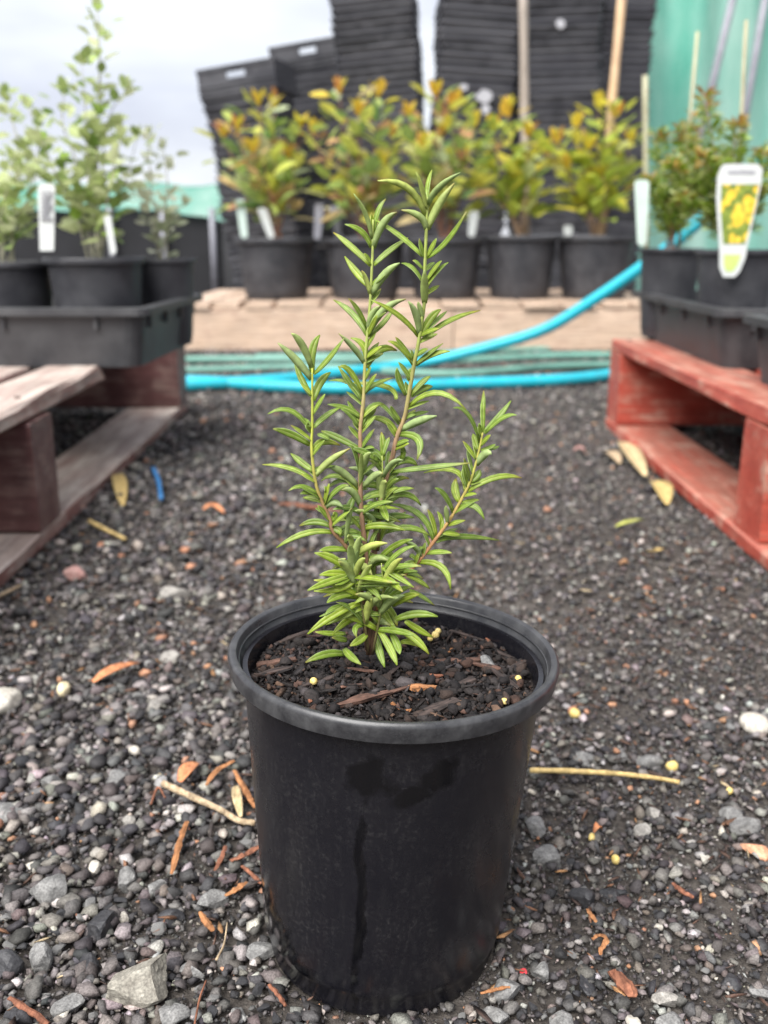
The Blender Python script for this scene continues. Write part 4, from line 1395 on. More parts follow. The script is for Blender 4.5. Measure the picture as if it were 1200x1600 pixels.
# nail heads on the aisle-side boards
nm = MB(); nm.lathe([(0.0, .0012), (.0035, .0012), (.0042, .0004), (.0042, -.001)], 10)
nme = nm.mesh('nail'); nme.materials.append(M['rusty_nail'])
for pal, ys_ in ((rp, (-0.045, -0.85)), (lp, (-0.045, -1.025))):
    for bd in [c_ for c_ in pal.children if c_.name.startswith(('deck_board', 'bottom_board'))]:
        if abs(bd.location.x) > 0.07: continue
        for y_ in ys_:
            for dx_ in (-.024, .024):
                ly = y_ - bd.location.y
                if abs(ly) > bd.dimensions.y / 2 - .02 and bd.data.vertices and abs(ly) > max(abs(v.co.y) for v in bd.data.vertices) - .02: continue
                zt_ = max(v.co.z for v in bd.data.vertices)
                link('nail', nme, bd, None, Matrix.Translation((dx_ + rnd.uniform(-.006, .006), ly + rnd.uniform(-.012, .012), zt_ - .0004)))
# unpainted pallet at the back
bpl = empty('wooden_pallet', (0, 3.52, 0))
tag(bpl, 'unpainted tan timber pallet carrying the row of shrubs', 'pallet')
BX0, BX1 = -0.75, 0.98
BZ = 0.175
for x0, x1 in ((BX0, 0.245), (0.25, BX1)):
    board(bpl, 'bearer', 0.09, x1 - x0, BZ - 0.03, ((x0 + x1) / 2, 0.05, (BZ - 0.03) / 2 + 0.006), math.pi / 2, 'raw_timber', 0.004)
    board(bpl, 'bearer', 0.09, x1 - x0, BZ - 0.03, ((x0 + x1) / 2, 0.95, (BZ - 0.03) / 2 + 0.006), math.pi / 2, 'raw_timber', 0.004)
xx_ = BX0 + 0.06
while xx_ < BX1 - 0.03:
    w_ = rnd.uniform(.09, .17)
    board(bpl, 'deck_board', w_, 1.0, 0.02, (xx_ + w_ / 2 - .06, 0.5 + rnd.uniform(-.012, .012), BZ - 0.011 + rnd.uniform(-.002, .002)), rnd.gauss(0, .004), 'raw_timber', 0.003)
    xx_ += w_ + rnd.uniform(.004, .02)


# ================================================================ TRAYS
def tray_mesh(name, W, D, H, wall=0.006, lip=0.014, flare=0.012):
    """open tray, outer footprint W x D at top, rounded corners, walls flaring upwards"""
    mb = MB()

    def ring(w, d, z, r=0.025, n=4):
        out = []
        for cx_, cy_, a0 in ((w / 2 - r, d / 2 - r, 0), (-w / 2 + r, d / 2 - r, 90), (-w / 2 + r, -d / 2 + r, 180), (w / 2 - r, -d / 2 + r, 270)):
            for k in range(n + 1):
                a = math.radians(a0 + 90 * k / n)
                out.append((cx_ + r * math.cos(a), cy_ + r * math.sin(a), z))
        return out
    b_w, b_d = W - 2 * flare - 2 * lip, D - 2 * flare - 2 * lip
    rings = [ring(b_w, b_d, 0), ring(W - 2 * lip, D - 2 * lip, H - 0.012), ring(W, D, H - 0.012), ring(W, D, H - 0.001), ring(W - .004, D - .004, H),
             ring(W - 2 * lip - 2 * wall, D - 2 * lip - 2 * wall, H), ring(b_w - 2 * wall, b_d - 2 * wall, wall)]
    m = len(rings[0])
    vs_ = [v for r_ in rings for v in r_]
    fs = []
    for i in range(len(rings) - 1):
        for k in range(m):
            k2 = (k + 1) % m
            fs.append((i * m + k, i * m + k2, (i + 1) * m + k2, (i + 1) * m + k))
    fs.append(tuple(range(m))[::-1]); fs.append(tuple((len(rings) - 1) * m + k for k in range(m)))
    return mesh(name, vs_, fs)


def tray(label, x, y, W, D, H, rot=0):
    root = empty('nursery_tray', (x, y, PZ), (0, 0, rot))
    me = tray_mesh('tray_body', W, D, H); me.materials.append(M['tray_plastic'])
    link('tray_body', me, root)
    # moulded ribs under the lip
    rb_ = MB()
    rb_.box(-.003, .003, -.0065, .0065, -.022, 0)
    rme = rb_.mesh('rib'); rme.materials.append(M['tray_plastic'])
    for sx_ in (-1, 1):
        for fx in (0.36, 0.12):
            for s2 in (-1, 1):
                link('rib', rme, root, None, Matrix.Translation((sx_ * fx * W, s2 * (D / 2 - 0.016), H - 0.012)) @ Matrix.Rotation(0, 4, 'Z'))
                link('rib', rme, root, None, Matrix.Translation((s2 * (W / 2 - 0.016), sx_ * fx * D, H - 0.012)) @ Matrix.Rotation(math.pi / 2, 4, 'Z'))
    return tag(root, label, 'tray')


TH = 0.095
tray('shallow black plastic tray of silvery shrubs on the maroon pallet', -0.364 - 0.31, 1.56 + 0.22, 0.62, 0.44, TH, -0.03)
tray('black plastic tray holding pots of fine leaved shrubs on the red pallet', 0.522 + 0.215, 1.525 + 0.31, 0.43, 0.62, TH, -0.02)
tray('second black tray on the red pallet, in front of the flower tag', 0.517 + 0.31, 1.445 - 0.36 / 2, 0.62, 0.36, TH, 0.0)


# ================================================================ SHRUBS
def leaf_shape(wid=0.5, fold=0.12, curl=0.12, n=5):
    """unit leaf along +x, normal +z"""
    vs_, fs = [], []
    for i in range(n + 1):
        q = i / n
        w = wid / 2 * math.sin(math.pi * (0.03 + 0.94 * q ** 0.85)) ** 0.8
        z = -curl * q * q
        vs_ += [(q, -w, z + fold * w * 2), (q, 0, z), (q, w, z + fold * w * 2)]
    for i in range(n):
        a = i * 3
        fs += [(a, a + 3, a + 4, a + 1), (a + 1, a + 4, a + 5, a + 2)]
    return vs_, fs


LEAFM = {}


def leaf_mesh(kind, mat):
    key = (kind, mat)
    if key not in LEAFM:
        wid, n = {'round': (0.72, 5), 'oval': (0.52, 5), 'long': (0.30, 5), 'small': (0.6, 3)}[kind]
        lst = []
        for c_ in (0.05, 0.18, -0.08):
            me = mesh('leaf', *leaf_shape(wid, 0.14, c_, n), smooth=True)
            me.materials.append(M[mat]); lst.append(me)
        LEAFM[key] = lst
    return LEAFM[key]


def leaf_matrix(p, d, L, roll):
    d = d.normalized()
    up = Vector((0, 0, 1))
    y = up.cross(d)
    if y.length < 1e-3: y = Vector((0, 1, 0))
    y.normalize()
    z = d.cross(y)
    m = Matrix((d, y, z)).transposed().to_4x4() @ Matrix.Rotation(roll, 4, 'X') @ Matrix.Scale(L, 4)
    m.translation = p
    return m


def shrub(label, cat, group, rim_px, rim_y, Y, width_px, H, stems_px, leaf_kind, leaf_mat, tip_mat, leaf_len, per_m, stem_mat, z_base=None, lean=(-0.2, 0.9), tipn=3, skip=0.25, pot_mat='pot_plastic', spread=0.6):
    """potted shrub: rim centre at the pixel on depth Y; stems are pixel tracks from soil to tip"""
    rc = on_y(rim_px, rim_y, Y)
    dist = (rc - CAM).dot(_F)
    R = round(width_px / 2 / F_PX * dist, 4)
    zb = rc.z - H if z_base is None else z_base
    H = rc.z - zb
    root = empty('potted_shrub', (rc.x, rc.y, zb), (0, 0, rnd.uniform(-1, 1)))
    tag(root, label, cat, group)
    rot = Matrix.Translation((rc.x, rc.y, zb)) @ Matrix.Rotation(root.rotation_euler.z, 4, 'Z')
    inv = rot.inverted()
    make_pot(root, R, round(H, 4), pot_mat, None, 0.022)
    for st in stems_px:
        px_pts, dys = st[0], st[1]
        P = [Vector((0, 0, H - 0.03)) + Vector((rnd.uniform(-.15, .15) * R, rnd.uniform(-.15, .15) * R, 0))]
        for i, (px, py) in enumerate(px_pts):
            P.append(inv @ on_y(px, py, Y + dys * (i + 1) / len(px_pts)))
        S = spline(P, 5)
        n = len(S)
        r0 = st[2] if len(st) > 2 else 0.004
        mb = MB(); mb.tube(S, [r0 * (1 - 0.75 * i / (n - 1)) for i in range(n)], 6)
        so = mb.build('stem', M[stem_mat], root, True)
        # leaves along the stem
        Ls = [0]
        for i in range(1, n): Ls.append(Ls[-1] + (S[i] - S[i - 1]).length)
        total = Ls[-1]
        nl = max(4, int(total * per_m))
        az = rnd.uniform(0, 6.28)
        for j in range(nl):
            q = skip + (1 - skip) * (j + rnd.random() * .5) / nl
            tgt = q * total
            i = next((k for k in range(1, n) if Ls[k] >= tgt), n - 1)
            p = S[i - 1].lerp(S[i], (tgt - Ls[i - 1]) / max(1e-6, Ls[i] - Ls[i - 1]))
            td = (S[i] - S[i - 1]).normalized()
            az += 2.4
            out = Vector((math.cos(az), math.sin(az), 0))
            d = (out * spread + td * rnd.uniform(*lean) * 0.7 + Vector((0, 0, rnd.uniform(-.15, .35))))
            L = leaf_len * rnd.uniform(.65, 1.2) * (1.05 - 0.35 * q)
            p = p + d.normalized() * rnd.uniform(0, leaf_len * 0.75)          # on a short stalk
            link('leaf', rnd.choice(leaf_mesh(leaf_kind, leaf_mat if q < .93 or not tip_mat or rnd.random() < .65 else tip_mat)), so, None, leaf_matrix(p, d, L, rnd.uniform(-.7, .7)))
        for j in range(tipn):
            a = az + j * 6.28 / max(1, tipn)
            d = Vector((math.cos(a) * .5, math.sin(a) * .5, 1))
            link('leaf', rnd.choice(leaf_mesh(leaf_kind, tip_mat or leaf_mat)), so, None, leaf_matrix(S[-1], d, leaf_len * .62, rnd.uniform(-.4, .4)))
    return root


TFLOOR = PZ + 0.007
G_L = 'silvery shrubs in the tray on the maroon pallet'
shrub('tall grey green shrub in the front middle pot of the left tray', 'potted plant', None, 148, 402, 1.76, 158, .16,
      [([(150, 330), (152, 210), (156, 110), (152, 18)], .01, .0035), ([(130, 330), (118, 250), (98, 195), (100, 140)], .05, .0025), ([(165, 330), (178, 260), (190, 215)], -.05, .0025),
       ([(120, 340), (90, 280), (70, 230), (45, 170)], -.04, .0025), ([(170, 345), (195, 290), (214, 215)], .06, .0022), ([(140, 300), (135, 200), (128, 100)], -.03, .0022),
       ([(158, 280), (172, 180), (200, 142)], .03, .002), ([(142, 350), (110, 320), (96, 265)], .06, .002)],
      'round', 'grey_leaf', None, .038, 105, 'pale_stem', TFLOOR, skip=0.22)
shrub('loose grey green shrub in the corner pot behind the printed white tag', 'potted plant', None, 10, 408, 1.78, 150, .16,
      [([(20, 330), (30, 240), (8, 150)], .02, .003), ([(5, 340), (-20, 260), (-30, 180)], .04, .003), ([(35, 340), (55, 270), (62, 190)], .05, .0025), ([(20, 350), (45, 310), (40, 230)], -.05, .0022),
       ([(0, 350), (10, 300), (20, 250)], -.06, .0022)],
      'round', 'grey_leaf', None, .036, 100, 'pale_stem', TFLOOR, skip=0.2)
shrub('small silvery shrub at the tray end with sparse curled leaves', 'potted plant', None, 254, 404, 1.885, 106, .16,
      [([(245, 340), (236, 290), (232, 212)], .02, .003), ([(258, 345), (262, 290), (256, 230)], .0, .0025), ([(262, 355), (280, 325), (290, 320)], .03, .0022), ([(240, 350), (222, 320), (205, 300)], -.03, .0022)],
      'round', 'silver_leaf', None, .032, 90, 'pale_stem', TFLOOR, skip=0.25)

# back row: shrubs with yellow and orange new growth
BTOP = BZ
row = [
    (430, 372, 128, 'bushy shrub with a bright orange tip at the open end of the back row', [(372, 205), (405, 165), (428, 170), (470, 200), (395, 240), (450, 250), (350, 215)], 'eucalypt_leaf', 'red_stem'),
    (570, 372, 134, 'dense green shrub with yellow tips second along the back row', [(490, 210), (530, 148), (560, 180), (590, 152), (612, 215), (545, 240), (600, 260)], 'eucalypt_leaf', 'red_stem'),
    (696, 372, 126, 'olive and orange shrub behind the tallest rosemary stem in the back row', [(640, 185), (680, 150), (712, 165), (740, 200), (660, 230), (722, 250), (690, 215)], 'eucalypt_leaf', 'red_stem'),
    (815, 368, 120, 'fresh green shrub between the grey timber post and the olive shrub', [(770, 205), (795, 175), (825, 215), (850, 240), (760, 270), (815, 260)], 'lime_leaf', 'shrub_stem'),
    (932, 368, 128, 'lime yellow shrub at the hose end of the back row', [(870, 225), (900, 200), (935, 170), (960, 185), (985, 225), (885, 265), (960, 260), (920, 235)], 'lime_leaf', 'shrub_stem'),
]
for ri, (cx_, ry, w, lab, tips, lm, sm) in enumerate(row):
    st = []
    for tx, ty in tips:
        st.append(([(cx_ + (tx - cx_) * .35, 330), (cx_ + (tx - cx_) * .75, (ty + 330) / 2 - 8), (tx, ty)], rnd.uniform(-.12, .12), .0045))
    shrub(lab, 'potted plant', None, cx_, ry, 3.78, w, .2, st, 'oval', lm, 'tip_leaf', .104, 56, sm, BTOP, skip=0.24, tipn=4)


# fine leaved shrubs in the right tray
def fine_shrub(label, rim_px, rim_y, Y, width_px, stems_px, seed):
    rc = on_y(rim_px, rim_y, Y)
    dist = (rc - CAM).dot(_F)
    R = round(width_px / 2 / F_PX * dist, 4)
    H = round(rc.z - TFLOOR, 4)
    root = empty('potted_shrub', (rc.x, rc.y, TFLOOR))
    tag(root, label, 'potted plant')
    make_pot(root, R, H, 'pot_plastic', None, 0.02)
    o0 = Vector((rc.x, rc.y, TFLOOR))
    r = random.Random(seed)
    for px_pts, dys in stems_px:
        P = [Vector((r.uniform(-.3, .3) * R, r.uniform(-.3, .3) * R, H - 0.03))] + [on_y(px, py, Y + dys * (i + 1) / len(px_pts)) - o0 for i, (px, py) in enumerate(px_pts)]
        S = spline(P, 6)
        mb = MB(); mb.tube(S, [.0022 * (1 - .7 * i / (len(S) - 1)) for i in range(len(S))], 5)
        so = mb.build('stem', M['red_stem'], root, True)
        V_, F_, C_ = [], [], []
        n = len(S)
        for j in range(400):
            q = r.uniform(.18, 1.0)
            i = min(n - 2, int(q * (n - 1)))
            p = S[i].lerp(S[i + 1], q * (n - 1) - i)
            a = r.uniform(0, 6.28)
            d = Vector((math.cos(a) * .8, math.sin(a) * .8, r.uniform(-.1, .9)))
            off = d.normalized() * r.uniform(0, .03) * (1.15 - q)
            L = r.uniform(.011, .026)
            m_ = leaf_matrix(p + off, d, L, r.uniform(-1, 1))
            b = len(V_)
            V_ += [m_ @ Vector(v) for v in ((0, 0, 0), (.5, -.16, .03), (1, 0, -.05), (.5, .16, .03))]
            F_ += [(b, b + 1, b + 2), (b, b + 2, b + 3)]
            if q > .88 and r.random() < .5: cc = r.choice([(.40, .20, .05), (.34, .28, .07), (.42, .30, .08)])
            else: cc = r.choice([(.16, .26, .03), (.27, .36, .06), (.36, .43, .11), (.46, .50, .21), (.24, .34, .03)])
            C_ += [cc] * 4
        fo = link('foliage', mesh('foliage', V_, F_, False, C_), so, M['fine_foliage'])
        tag(fo, kind='stuff')


fine_shrub('feathery shrub with orange tips in the pot behind the flower tag', 1152, 390, 1.72, 128,
           [([(1140, 320), (1115, 230), (1102, 145)], .03), ([(1130, 330), (1090, 270), (1062, 200)], .05), ([(1150, 320), (1145, 250), (1152, 190)], .06), ([(1165, 330), (1180, 280), (1195, 235)], .03),
            ([(1130, 340), (1085, 300), (1050, 262)], .02), ([(1120, 350), (1085, 330), (1062, 310)], .01), ([(1160, 340), (1172, 310), (1190, 300)], -.05), ([(1140, 340), (1120, 290), (1100, 240)], -.03)], 3)
fine_shrub('sparse feathery shrub in the pot at the tray end beside the blank tag', 1049, 388, 2.03, 100,
           [([(1050, 330), (1035, 270), (1032, 205)], .03), ([(1060, 330), (1075, 260), (1085, 180)], .05), ([(1040, 345), (1025, 310), (1012, 280)], .0), ([(1065, 340), (1085, 305), (1100, 280)], .02),
            ([(1048, 340), (1045, 300), (1055, 240)], -.03)], 8)


# ---------------------------------------------------------------- plant tags
def tag_plate(name, label, quad, Y0, Y1, mat, thick=0.0012, rounded=True, group=None):
    """flat plastic label standing in a pot: quad = (top-left, top-right, bottom-right, bottom-left) pixels"""
    tl, tr, br, bl = quad
    pts = []
    yy = lambda py: Y0 + (Y1 - Y0) * (py - tl[1]) / max(1e-6, (bl[1] - tl[1]))
    w_ = tr[0] - tl[0]
    outline = [(tl[0] + w_ * .18, tl[1]), (tr[0] - w_ * .18, tr[1]), (tr[0], tr[1] + w_ * .2), br, bl, (tl[0], tl[1] + w_ * .2)]
    if rounded:
        wb = br[0] - bl[0]
        outline = outline[:3] + [(br[0], br[1] - wb * .3), (br[0] - wb * .3, br[1]), (bl[0] + wb * .3, bl[1]), (bl[0], bl[1] - wb * .3)] + outline[5:]
    W = [on_y(px, py, yy(py)) for px, py in outline]
    c0 = W[len(W) // 2].copy()
    mb = MB()
    n = len(W)
    back = Vector((0, thick, 0))
    mb.add([p - c0 for p in W] + [p - c0 + back for p in W], [tuple(range(n))[::-1], tuple(range(n, 2 * n))] + [(k, (k + 1) % n, n + (k + 1) % n, n + k) for k in range(n)])
    o = mb.build(name, M[mat])
    o.location = c0
    tag(o, label, 'plant tag', group)
    return o, c0


def decal(parent, c0, name, poly, yfun, mat, off=0.0006):
    W = [on_y(px, py, yfun(py)) - c0 - Vector((0, off, 0)) for px, py in poly]
    W2 = [w + Vector((0, off * .8, 0)) for w in W]
    n = len(W)
    mb = MB()
    mb.add(W + W2, [tuple(range(n))[::-1], tuple(range(n, 2 * n))] + [(k, (k + 1) % n, n + (k + 1) % n, n + k) for k in range(n)])
    me = mb.mesh(name)
    return link(name, me, parent, M[mat])


# flower tag, slotted over the front pot rim
FY = 1.642
o, c0 = tag_plate('plant_tag', 'white edged tag with yellow flower picture clipped over the pot rim', ((1121, 256), (1193, 256), (1148, 434), (1126, 434)), FY, FY - 0.004, 'tag_white')
# reshape: taper handled by the outline; printed picture, heading lines and the green foot
fy = lambda py: FY - 0.004 * (py - 256) / 178
bpy.data.objects.remove(o)
mb = MB()
ol = [(1132, 256), (1184, 256), (1192, 264), (1190, 285), (1168, 384), (1165, 402), (1156, 424), (1148, 433), (1130, 433), (1124, 418), (1124, 386), (1119, 310), (1121, 276), (1126, 262)]
W = [on_y(px, py, fy(py)) for px, py in ol]
c0 = W[8].copy()
n = len(W)
mb.add([p - c0 for p in W] + [p - c0 + Vector((0, .0012, 0)) for p in W], [tuple(range(n))[::-1], tuple(range(n, 2 * n))] + [(k, (k + 1) % n, n + (k + 1) % n, n + k) for k in range(n)])
o = mb.build('plant_tag', M['tag_white']); o.location = c0
tag(o, 'white edged tag with yellow flower picture clipped over the pot rim', 'plant tag')
decal(o, c0, 'flower_picture', [(1127, 288), (1186, 288), (1180, 320), (1164, 381), (1130, 381), (1126, 330)], fy, 'flower_print')
decal(o, c0, 'heading_print', [(1137, 266), (1180, 266), (1180, 272), (1137, 272)], fy, 'tag_print', .0007)
decal(o, c0, 'green_foot', [(1131, 398), (1158, 398), (1152, 414), (1145, 424), (1134, 424), (1131, 414)], fy, 'tag_green')
tag_plate('plant_tag', 'blank white tag at the end of the tray on the red pallet', ((991, 281), (1015, 281), (1010, 384), (996, 384)), 1.955, 1.95, 'tag_mint')
o, c0 = tag_plate('plant_tag', 'white tag printed with grey lines in front of the silvery shrubs', ((59, 287), (86, 287), (84, 392), (62, 392)), 1.675, 1.67, 'tag_white', rounded=False)
for k in range(7):
    yk = 298 + k * 7
    decal(o, c0, 'printed_line', [(64, yk), (82 - (k % 3) * 3, yk), (82 - (k % 3) * 3, yk + 2.6), (64, yk + 2.6)], lambda py: 1.672, 'tag_print', .0042)
tag_plate('plant_tag', 'narrow white tag leaning in the tall grey green shrub pot', ((162, 338), (173, 336), (182, 396), (172, 398)), 1.70, 1.70, 'tag_white')
for i, (x, y0_, y1_, dx, m, yy_) in enumerate([(368, 312, 372, 6, 'tag_mint', 3.72), (402, 325, 372, 14, 'tag_white', 3.71), (492, 318, 374, -4, 'grey_box', 3.75), (514, 322, 374, 8, 'grey_box', 3.75), (733, 330, 370, -4, 'tag_white', 3.72), (880, 352, 372, 0, 'tag_white', 3.72)]):
    tag_plate('plant_tag', ['pale mint tag at the open end of the back row', 'tilted white tag beside the mint one in the back row', 'grey tag, first of a leaning pair in the back row', 'grey tag, second of a leaning pair in the back row', 'white tag in the olive shrub pot of the back row', 'low white tag between the two lime green shrubs'][i],
              ((x, y0_), (x + 15, y0_), (x + 13 + dx, y1_), (x + 2 + dx, y1_)), yy_, yy_, m)

# ================================================================ HOSES
def hose(name, label, pts, r, mat):
    """pts: (px, py, Y or None for lying on the ground)"""
    P = []
    for px, py, Y in pts:
        py += rnd.uniform(-2, 2)
        P.append(on_z(px, py, r) if Y is None else on_y(px, py, Y))
    c0 = P[0].copy()
    mb = MB(); mb.tube(spline([p - c0 for p in P], 8), r, 12)
    o = mb.build(name, M[mat], None, True)
    o.location = c0
    return tag(o, label, 'hose')


hose('garden_hose', 'bright blue hose lifting off the ground and passing behind the right tray', [(150, 612, None), (312, 602, None), (440, 594, None), (560, 579, None), (660, 567, 2.98), (760, 545, 2.95), (850, 515, 2.9), (930, 467, 2.85), (1000, 418, 2.8), (1062, 372, 2.75), (1130, 312, 2.7), (1195, 252, 2.65), (1270, 200, 2.6), (1380, 230, 2.6), (1480, 420, 2.6), (1560, 640, 2.6)], .0165, 'blue_hose')
hose('garden_hose', 'bright blue hose lying flat on the gravel in front of the tan pallet', [(130, 596, None), (312, 598, None), (440, 603, None), (560, 606, None), (700, 602, None), (850, 597, None), (940, 586, None), (1010, 574, None), (1200, 566, None)], .0165, 'blue_hose')
hose('irrigation_pipe', 'dull green pipe running along the foot of the tan pallet', [(150, 566, None), (312, 564, None), (500, 562, None), (700, 563, None), (850, 558, None), (980, 556, None), (1200, 560, None)], .013, 'green_hose')
hose('irrigation_pipe', 'dull green pipe between the tan pallet pipe and the blue hoses', [(150, 582, None), (312, 577, None), (500, 574, None), (700, 586, None), (850, 574, None), (980, 569, None), (1200, 572, None)], .012, 'green_hose')
hose('irrigation_pipe', 'teal green pipe lying close against the tan pallet', [(400, 556, None), (620, 553, None), (800, 547, None), (980, 544, None), (1200, 545, None)], .010, 'green_hose')


# ================================================================ STACKS OF TRAYS
def stack_tray_mesh(W, D, H, hole=False):
    mb = MB()
    lip = .005
    # flat tray with lip: seen from the side, lip and shadow gap alternate
    me = tray_mesh('stacked_tray', W, D, H, .004, lip, .006)
    me.materials.append(M['stack_plastic'])
    return me


def crate_mesh(W, D, H):
    """deeper crate with a hand hole through front and back"""
    mb = MB()
    w, d = W / 2, D / 2
    hx, hz0, hz1 = 0.045, H * .52, H * .76
    for y0_, y1_ in ((-d, -d + .006), (d - .006, d)):
        mb.box(-w, w, y0_, y1_, 0, hz0)
        mb.box(-w, w, y0_, y1_, hz1, H)
        mb.box(-w, -hx, y0_, y1_, hz0, hz1)
        mb.box(hx, w, y0_, y1_, hz0, hz1)
    mb.box(-w, -w + .006, -d + .006, d - .006, 0, H)
    mb.box(w - .006, w, -d + .006, d - .006, 0, H)
    mb.box(-w + .006, w - .006, -d + .006, d - .006, 0, .006)
    for hz in (0.012, 0.034, 0.052, H - .012):
        mb.box(-w - .004, w + .004, -d - .005, -d - .0005, hz - .005, hz + .004)
    me = mb.mesh('crate'); me.materials.append(M['stack_plastic'])
    return me


SP = 0.034
STK = [  # top px centre, base px centre x, width px, Y, number, lean handled by base/top, yaw, label, crate on top
    (376, 96, 424, 122, 4.85, 'leaning stack of black trays at the open end', True, -0.22),
    (490, 60, 532, 120, 5.45, 'second stack of black trays leaning the same way', True, -0.26),
    (580, -60, 618, 126, 5.00, 'tall tray stack bordering the bright gap', False, -0.10),
    (758, -60, 722, 120, 5.00, 'tall tray stack bearing the white paper label', False, 0.04),
    (874, -60, 868, 132, 5.05, 'straight tray stack behind the grey timber post', False, 0.02),
    (985, -60, 955, 84, 5.30, 'tray stack next to the green shade cloth', False, 0.05),
]
for si, (tx, ty, bx, w, Y, lab, crate, yaw) in enumerate(STK):
    top = on_y(tx, ty, Y)
    b = on_y(bx, 420, Y)
    slope = (top.x - b.x) / (top.z - b.z)
    x0 = b.x - slope * b.z
    Wd = w / F_PX * (b - CAM).dot(_F)
    me = stack_tray_mesh(Wd, .32, .0325)
    hi = top.z - (0.13 if crate else 0)
    n = int(hi / SP)
    ang = math.atan(slope)
    for k in range(n):
        z = k * SP
        mm = Matrix.Translation((x0 + slope * z + rnd.gauss(0, .004) + .006 * math.sin(k * .35 + si), Y + .16 + rnd.gauss(0, .005), z + 0.002 + abs(math.sin(ang)) * Wd * .5)) @ Matrix.Rotation(ang, 4, 'Y') @ Matrix.Rotation(yaw + rnd.gauss(0, .02), 4, 'Z') @ Matrix.Rotation(rnd.gauss(0, .006), 4, 'Y')
        o = link('stacked_tray', me, None, None, mm)
        tag(o, 'flat black plastic tray in the ' + lab, 'tray', 'trays in the ' + lab)
    if crate:
        z = n * SP
        mm = Matrix.Translation((x0 + slope * z, Y + .16, z + abs(math.sin(ang)) * Wd * .5)) @ Matrix.Rotation(ang, 4, 'Y') @ Matrix.Rotation(yaw, 4, 'Z')
        o = link('plastic_crate', crate_mesh(Wd, .32, .13), None, None, mm)
        tag(o, ['black crate with a hand hole topping the outermost leaning stack', 'black crate with a hand hole topping the second leaning stack'][si], 'crate')
# pale stickers on the stacks
def blob_plate(name, label, cat, px, py, w, h, Y, mat, seed):
    r = random.Random(seed)
    c0 = on_y(px, py, Y)
    k = (c0 - CAM).dot(_F) / F_PX
    n = 10
    ring_ = [Vector((math.cos(6.283 * i / n) * w / 2 * k * r.uniform(.8, 1.1), 0, math.sin(6.283 * i / n) * h / 2 * k * r.uniform(.8, 1.1))) for i in range(n)]
    mb = MB()
    mb.add(ring_ + [p + Vector((0, .012, 0)) for p in ring_], [tuple(range(n)), tuple(range(n, 2 * n))[::-1]] + [(i, n + i, n + (i + 1) % n, (i + 1) % n) for i in range(n)])
    o = mb.build(name, M[mat]); o.location = c0
    return tag(o, label, cat)


blob_plate('paper_label', 'white paper label stuck on the tall tray stack by the bright gap', 'label', 757, 150, 28, 20, 4.985, 'paper', 1)
blob_plate('paper_label', 'small white paper scrap below the label on the tray stack', 'label', 759, 170, 14, 16, 4.985, 'paper', 2)
blob_plate('paper_label', 'tiny pale sticker on the tall tray stack left of the label', 'label', 725, 136, 14, 10, 4.985, 'paper', 3)
blob_plate('paper_label', 'pale diagonal sticker high on the straight tray stack', 'label', 876, 37, 16, 14, 5.035, 'paper', 4)

# ================================================================ STAKES AND POSTS
def stake(name, label, cat, top, bot, Y0, Y1, wpx, mat):
    a, b = on_y(*bot, Y1), on_y(*top, Y0)
    r = wpx / 2 / F_PX * (a - CAM).dot(_F)
    d = (b - a)
    L = d.length
    mb = MB()
    m = 6
    pts = [Vector((0, L * i / m - 0, 0)) for i in range(m + 1)]
    mb.tube(pts, [r * (1.12 if i % 2 else 1.0) for i in range(m + 1)], 8)
    o = mb.build(name, M[mat], None, True)
    y = d.normalized()
    x = y.cross(Vector((0, 1, 0.2))).normalized()
    z = x.cross(y)
    mm = Matrix((x, y, z)).transposed().to_4x4(); mm.translation = a
    o.matrix_world = mm
    return tag(o, label, cat)


stake('timber_stake', 'grey timber stake standing before the straight tray stack', 'stake', (817, -60), (822, 372), 4.2, 4.2, 13, 'grey_timber')
stake('bamboo_stake', 'tan bamboo stake rising from the lime yellow shrub', 'stake', (977, -60), (936, 378), 3.9, 3.78, 13, 'bamboo')
stake('bamboo_stake', 'short pale cane against the green cloth beside the trays', 'stake', (1008, 118), (1010, 400), 3.6, 3.6, 8, 'pale_cane')
stake('bamboo_stake', 'slim pale cane rising behind the feathery shrub', 'stake', (1166, 32), (1148, 388), 1.80, 1.74, 6, 'pale_cane')
stake('bamboo_stake', 'pale cane leaning between the two galvanised poles', 'stake', (1090, 50), (1060, 388), 2.2, 2.1, 6, 'pale_cane')

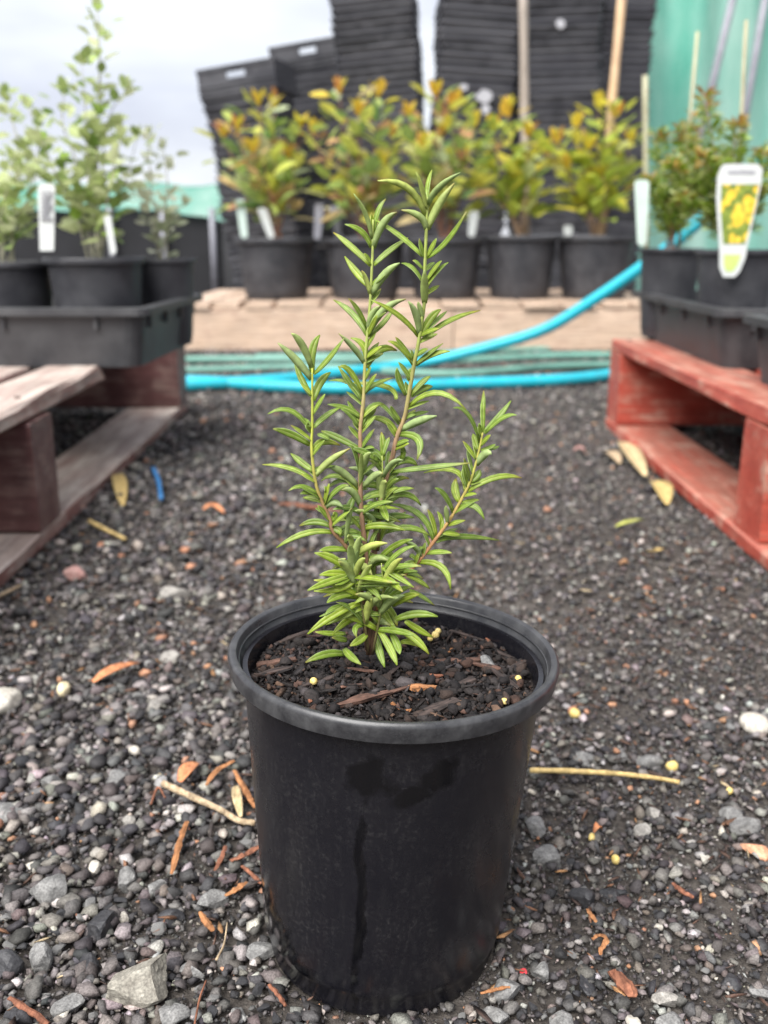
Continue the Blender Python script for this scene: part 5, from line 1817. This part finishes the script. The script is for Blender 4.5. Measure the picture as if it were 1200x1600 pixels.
# ================================================================ SHADE HOUSE AND SHADE TUNNEL
sh = empty('shade_house', (1.2, 5.7, 0))
tag(sh, 'green shade cloth wall on galvanised poles behind the feathery shrubs', 'shade house')
vs_, fs = [], []
NXc, NZc = 150, 18
for j in range(NZc + 1):
    for i in range(NXc + 1):
        u, v_ = i / NXc, j / NZc
        x = 0.17 + u * 3.4
        z = v_ * 2.3
        y = 0.25 * v_ * v_ + 0.05 * math.sin(u * 75 + 3.0 * v_ + 1.5 * math.sin(v_ * 4)) * (0.4 + 0.6 * v_) + 0.035 * mnoise.noise(Vector((u * 14, v_ * 3, 2)))
        vs_.append((x - v_ * 0.06, y, z))
for j in range(NZc):
    for i in range(NXc):
        a = j * (NXc + 1) + i
        fs.append((a, a + 1, a + NXc + 2, a + NXc + 1))
link('cloth', mesh('cloth', vs_, fs, True), sh, M['shade_cloth'])
for x0_, x1_ in ((0.36, 0.75), (0.66, 0.86), (1.9, 2.0), (3.4, 3.4)):
    mb = MB(); mb.tube([(x0_, -.07, 0), (x1_, -.07, 2.35)], .021, 10)
    mb.build('pole', M['galv_pole'], sh, True)

tn = empty('shade_tunnel', (-2.3, 7.0, 0))
tag(tn, 'low dark tunnel roofed with green shade cloth beyond the silvery shrubs', 'shade tunnel')
vs_, fs = [], []
nA, nL = 12, 24
for i in range(nL + 1):
    x = -2.2 + 3.42 * i / nL
    for k in range(nA + 1):
        a = math.radians(8 + 164 * k / nA)
        sag = 0.02 * math.sin(x * 9) + (0.10 * max(0, (x - 0.7) / 0.5) ** 2 if k < 3 else 0)
        vs_.append((x, 0.9 - math.cos(a) * 0.95, 0.56 + math.sin(a) * 0.24 - sag))
for i in range(nL):
    for k in range(nA):
        q = i * (nA + 1) + k
        fs.append((q, q + nA + 1, q + nA + 2, q + 1))
link('roof_cloth', mesh('roof_cloth', vs_, fs, True), tn, M['shade_cloth'])
mb = MB(); mb.box(-2.2, 1.16, 0.02, 0.04, 0, 0.585); mb.build('front_film', M['black_film'], tn)
mb = MB(); mb.box(1.16, 1.18, 0.02, 1.8, 0, 0.60); mb.build('end_film', M['black_film'], tn)
for x in (-1.9, -0.9, 0.42, 0.78, 1.12):
    mb = MB(); mb.tube([(x, -.03, 0), (x, -.03, .60)], .02, 8); mb.build('post', M['galv_pole'], tn, True)

bxr = MB(); bxr.box(-.12, .12, -.1, .1, 0, .15); bxr.box(-.13, .13, -.11, .11, .15, .18)
o = bxr.build('storage_tub', M['grey_box']); o.location = on_z(322, 432, 0.0) + Vector((0, 0, 0)); o.location.z = 0
tag(o, 'small grey lidded tub on the ground by the shade tunnel', 'tub')
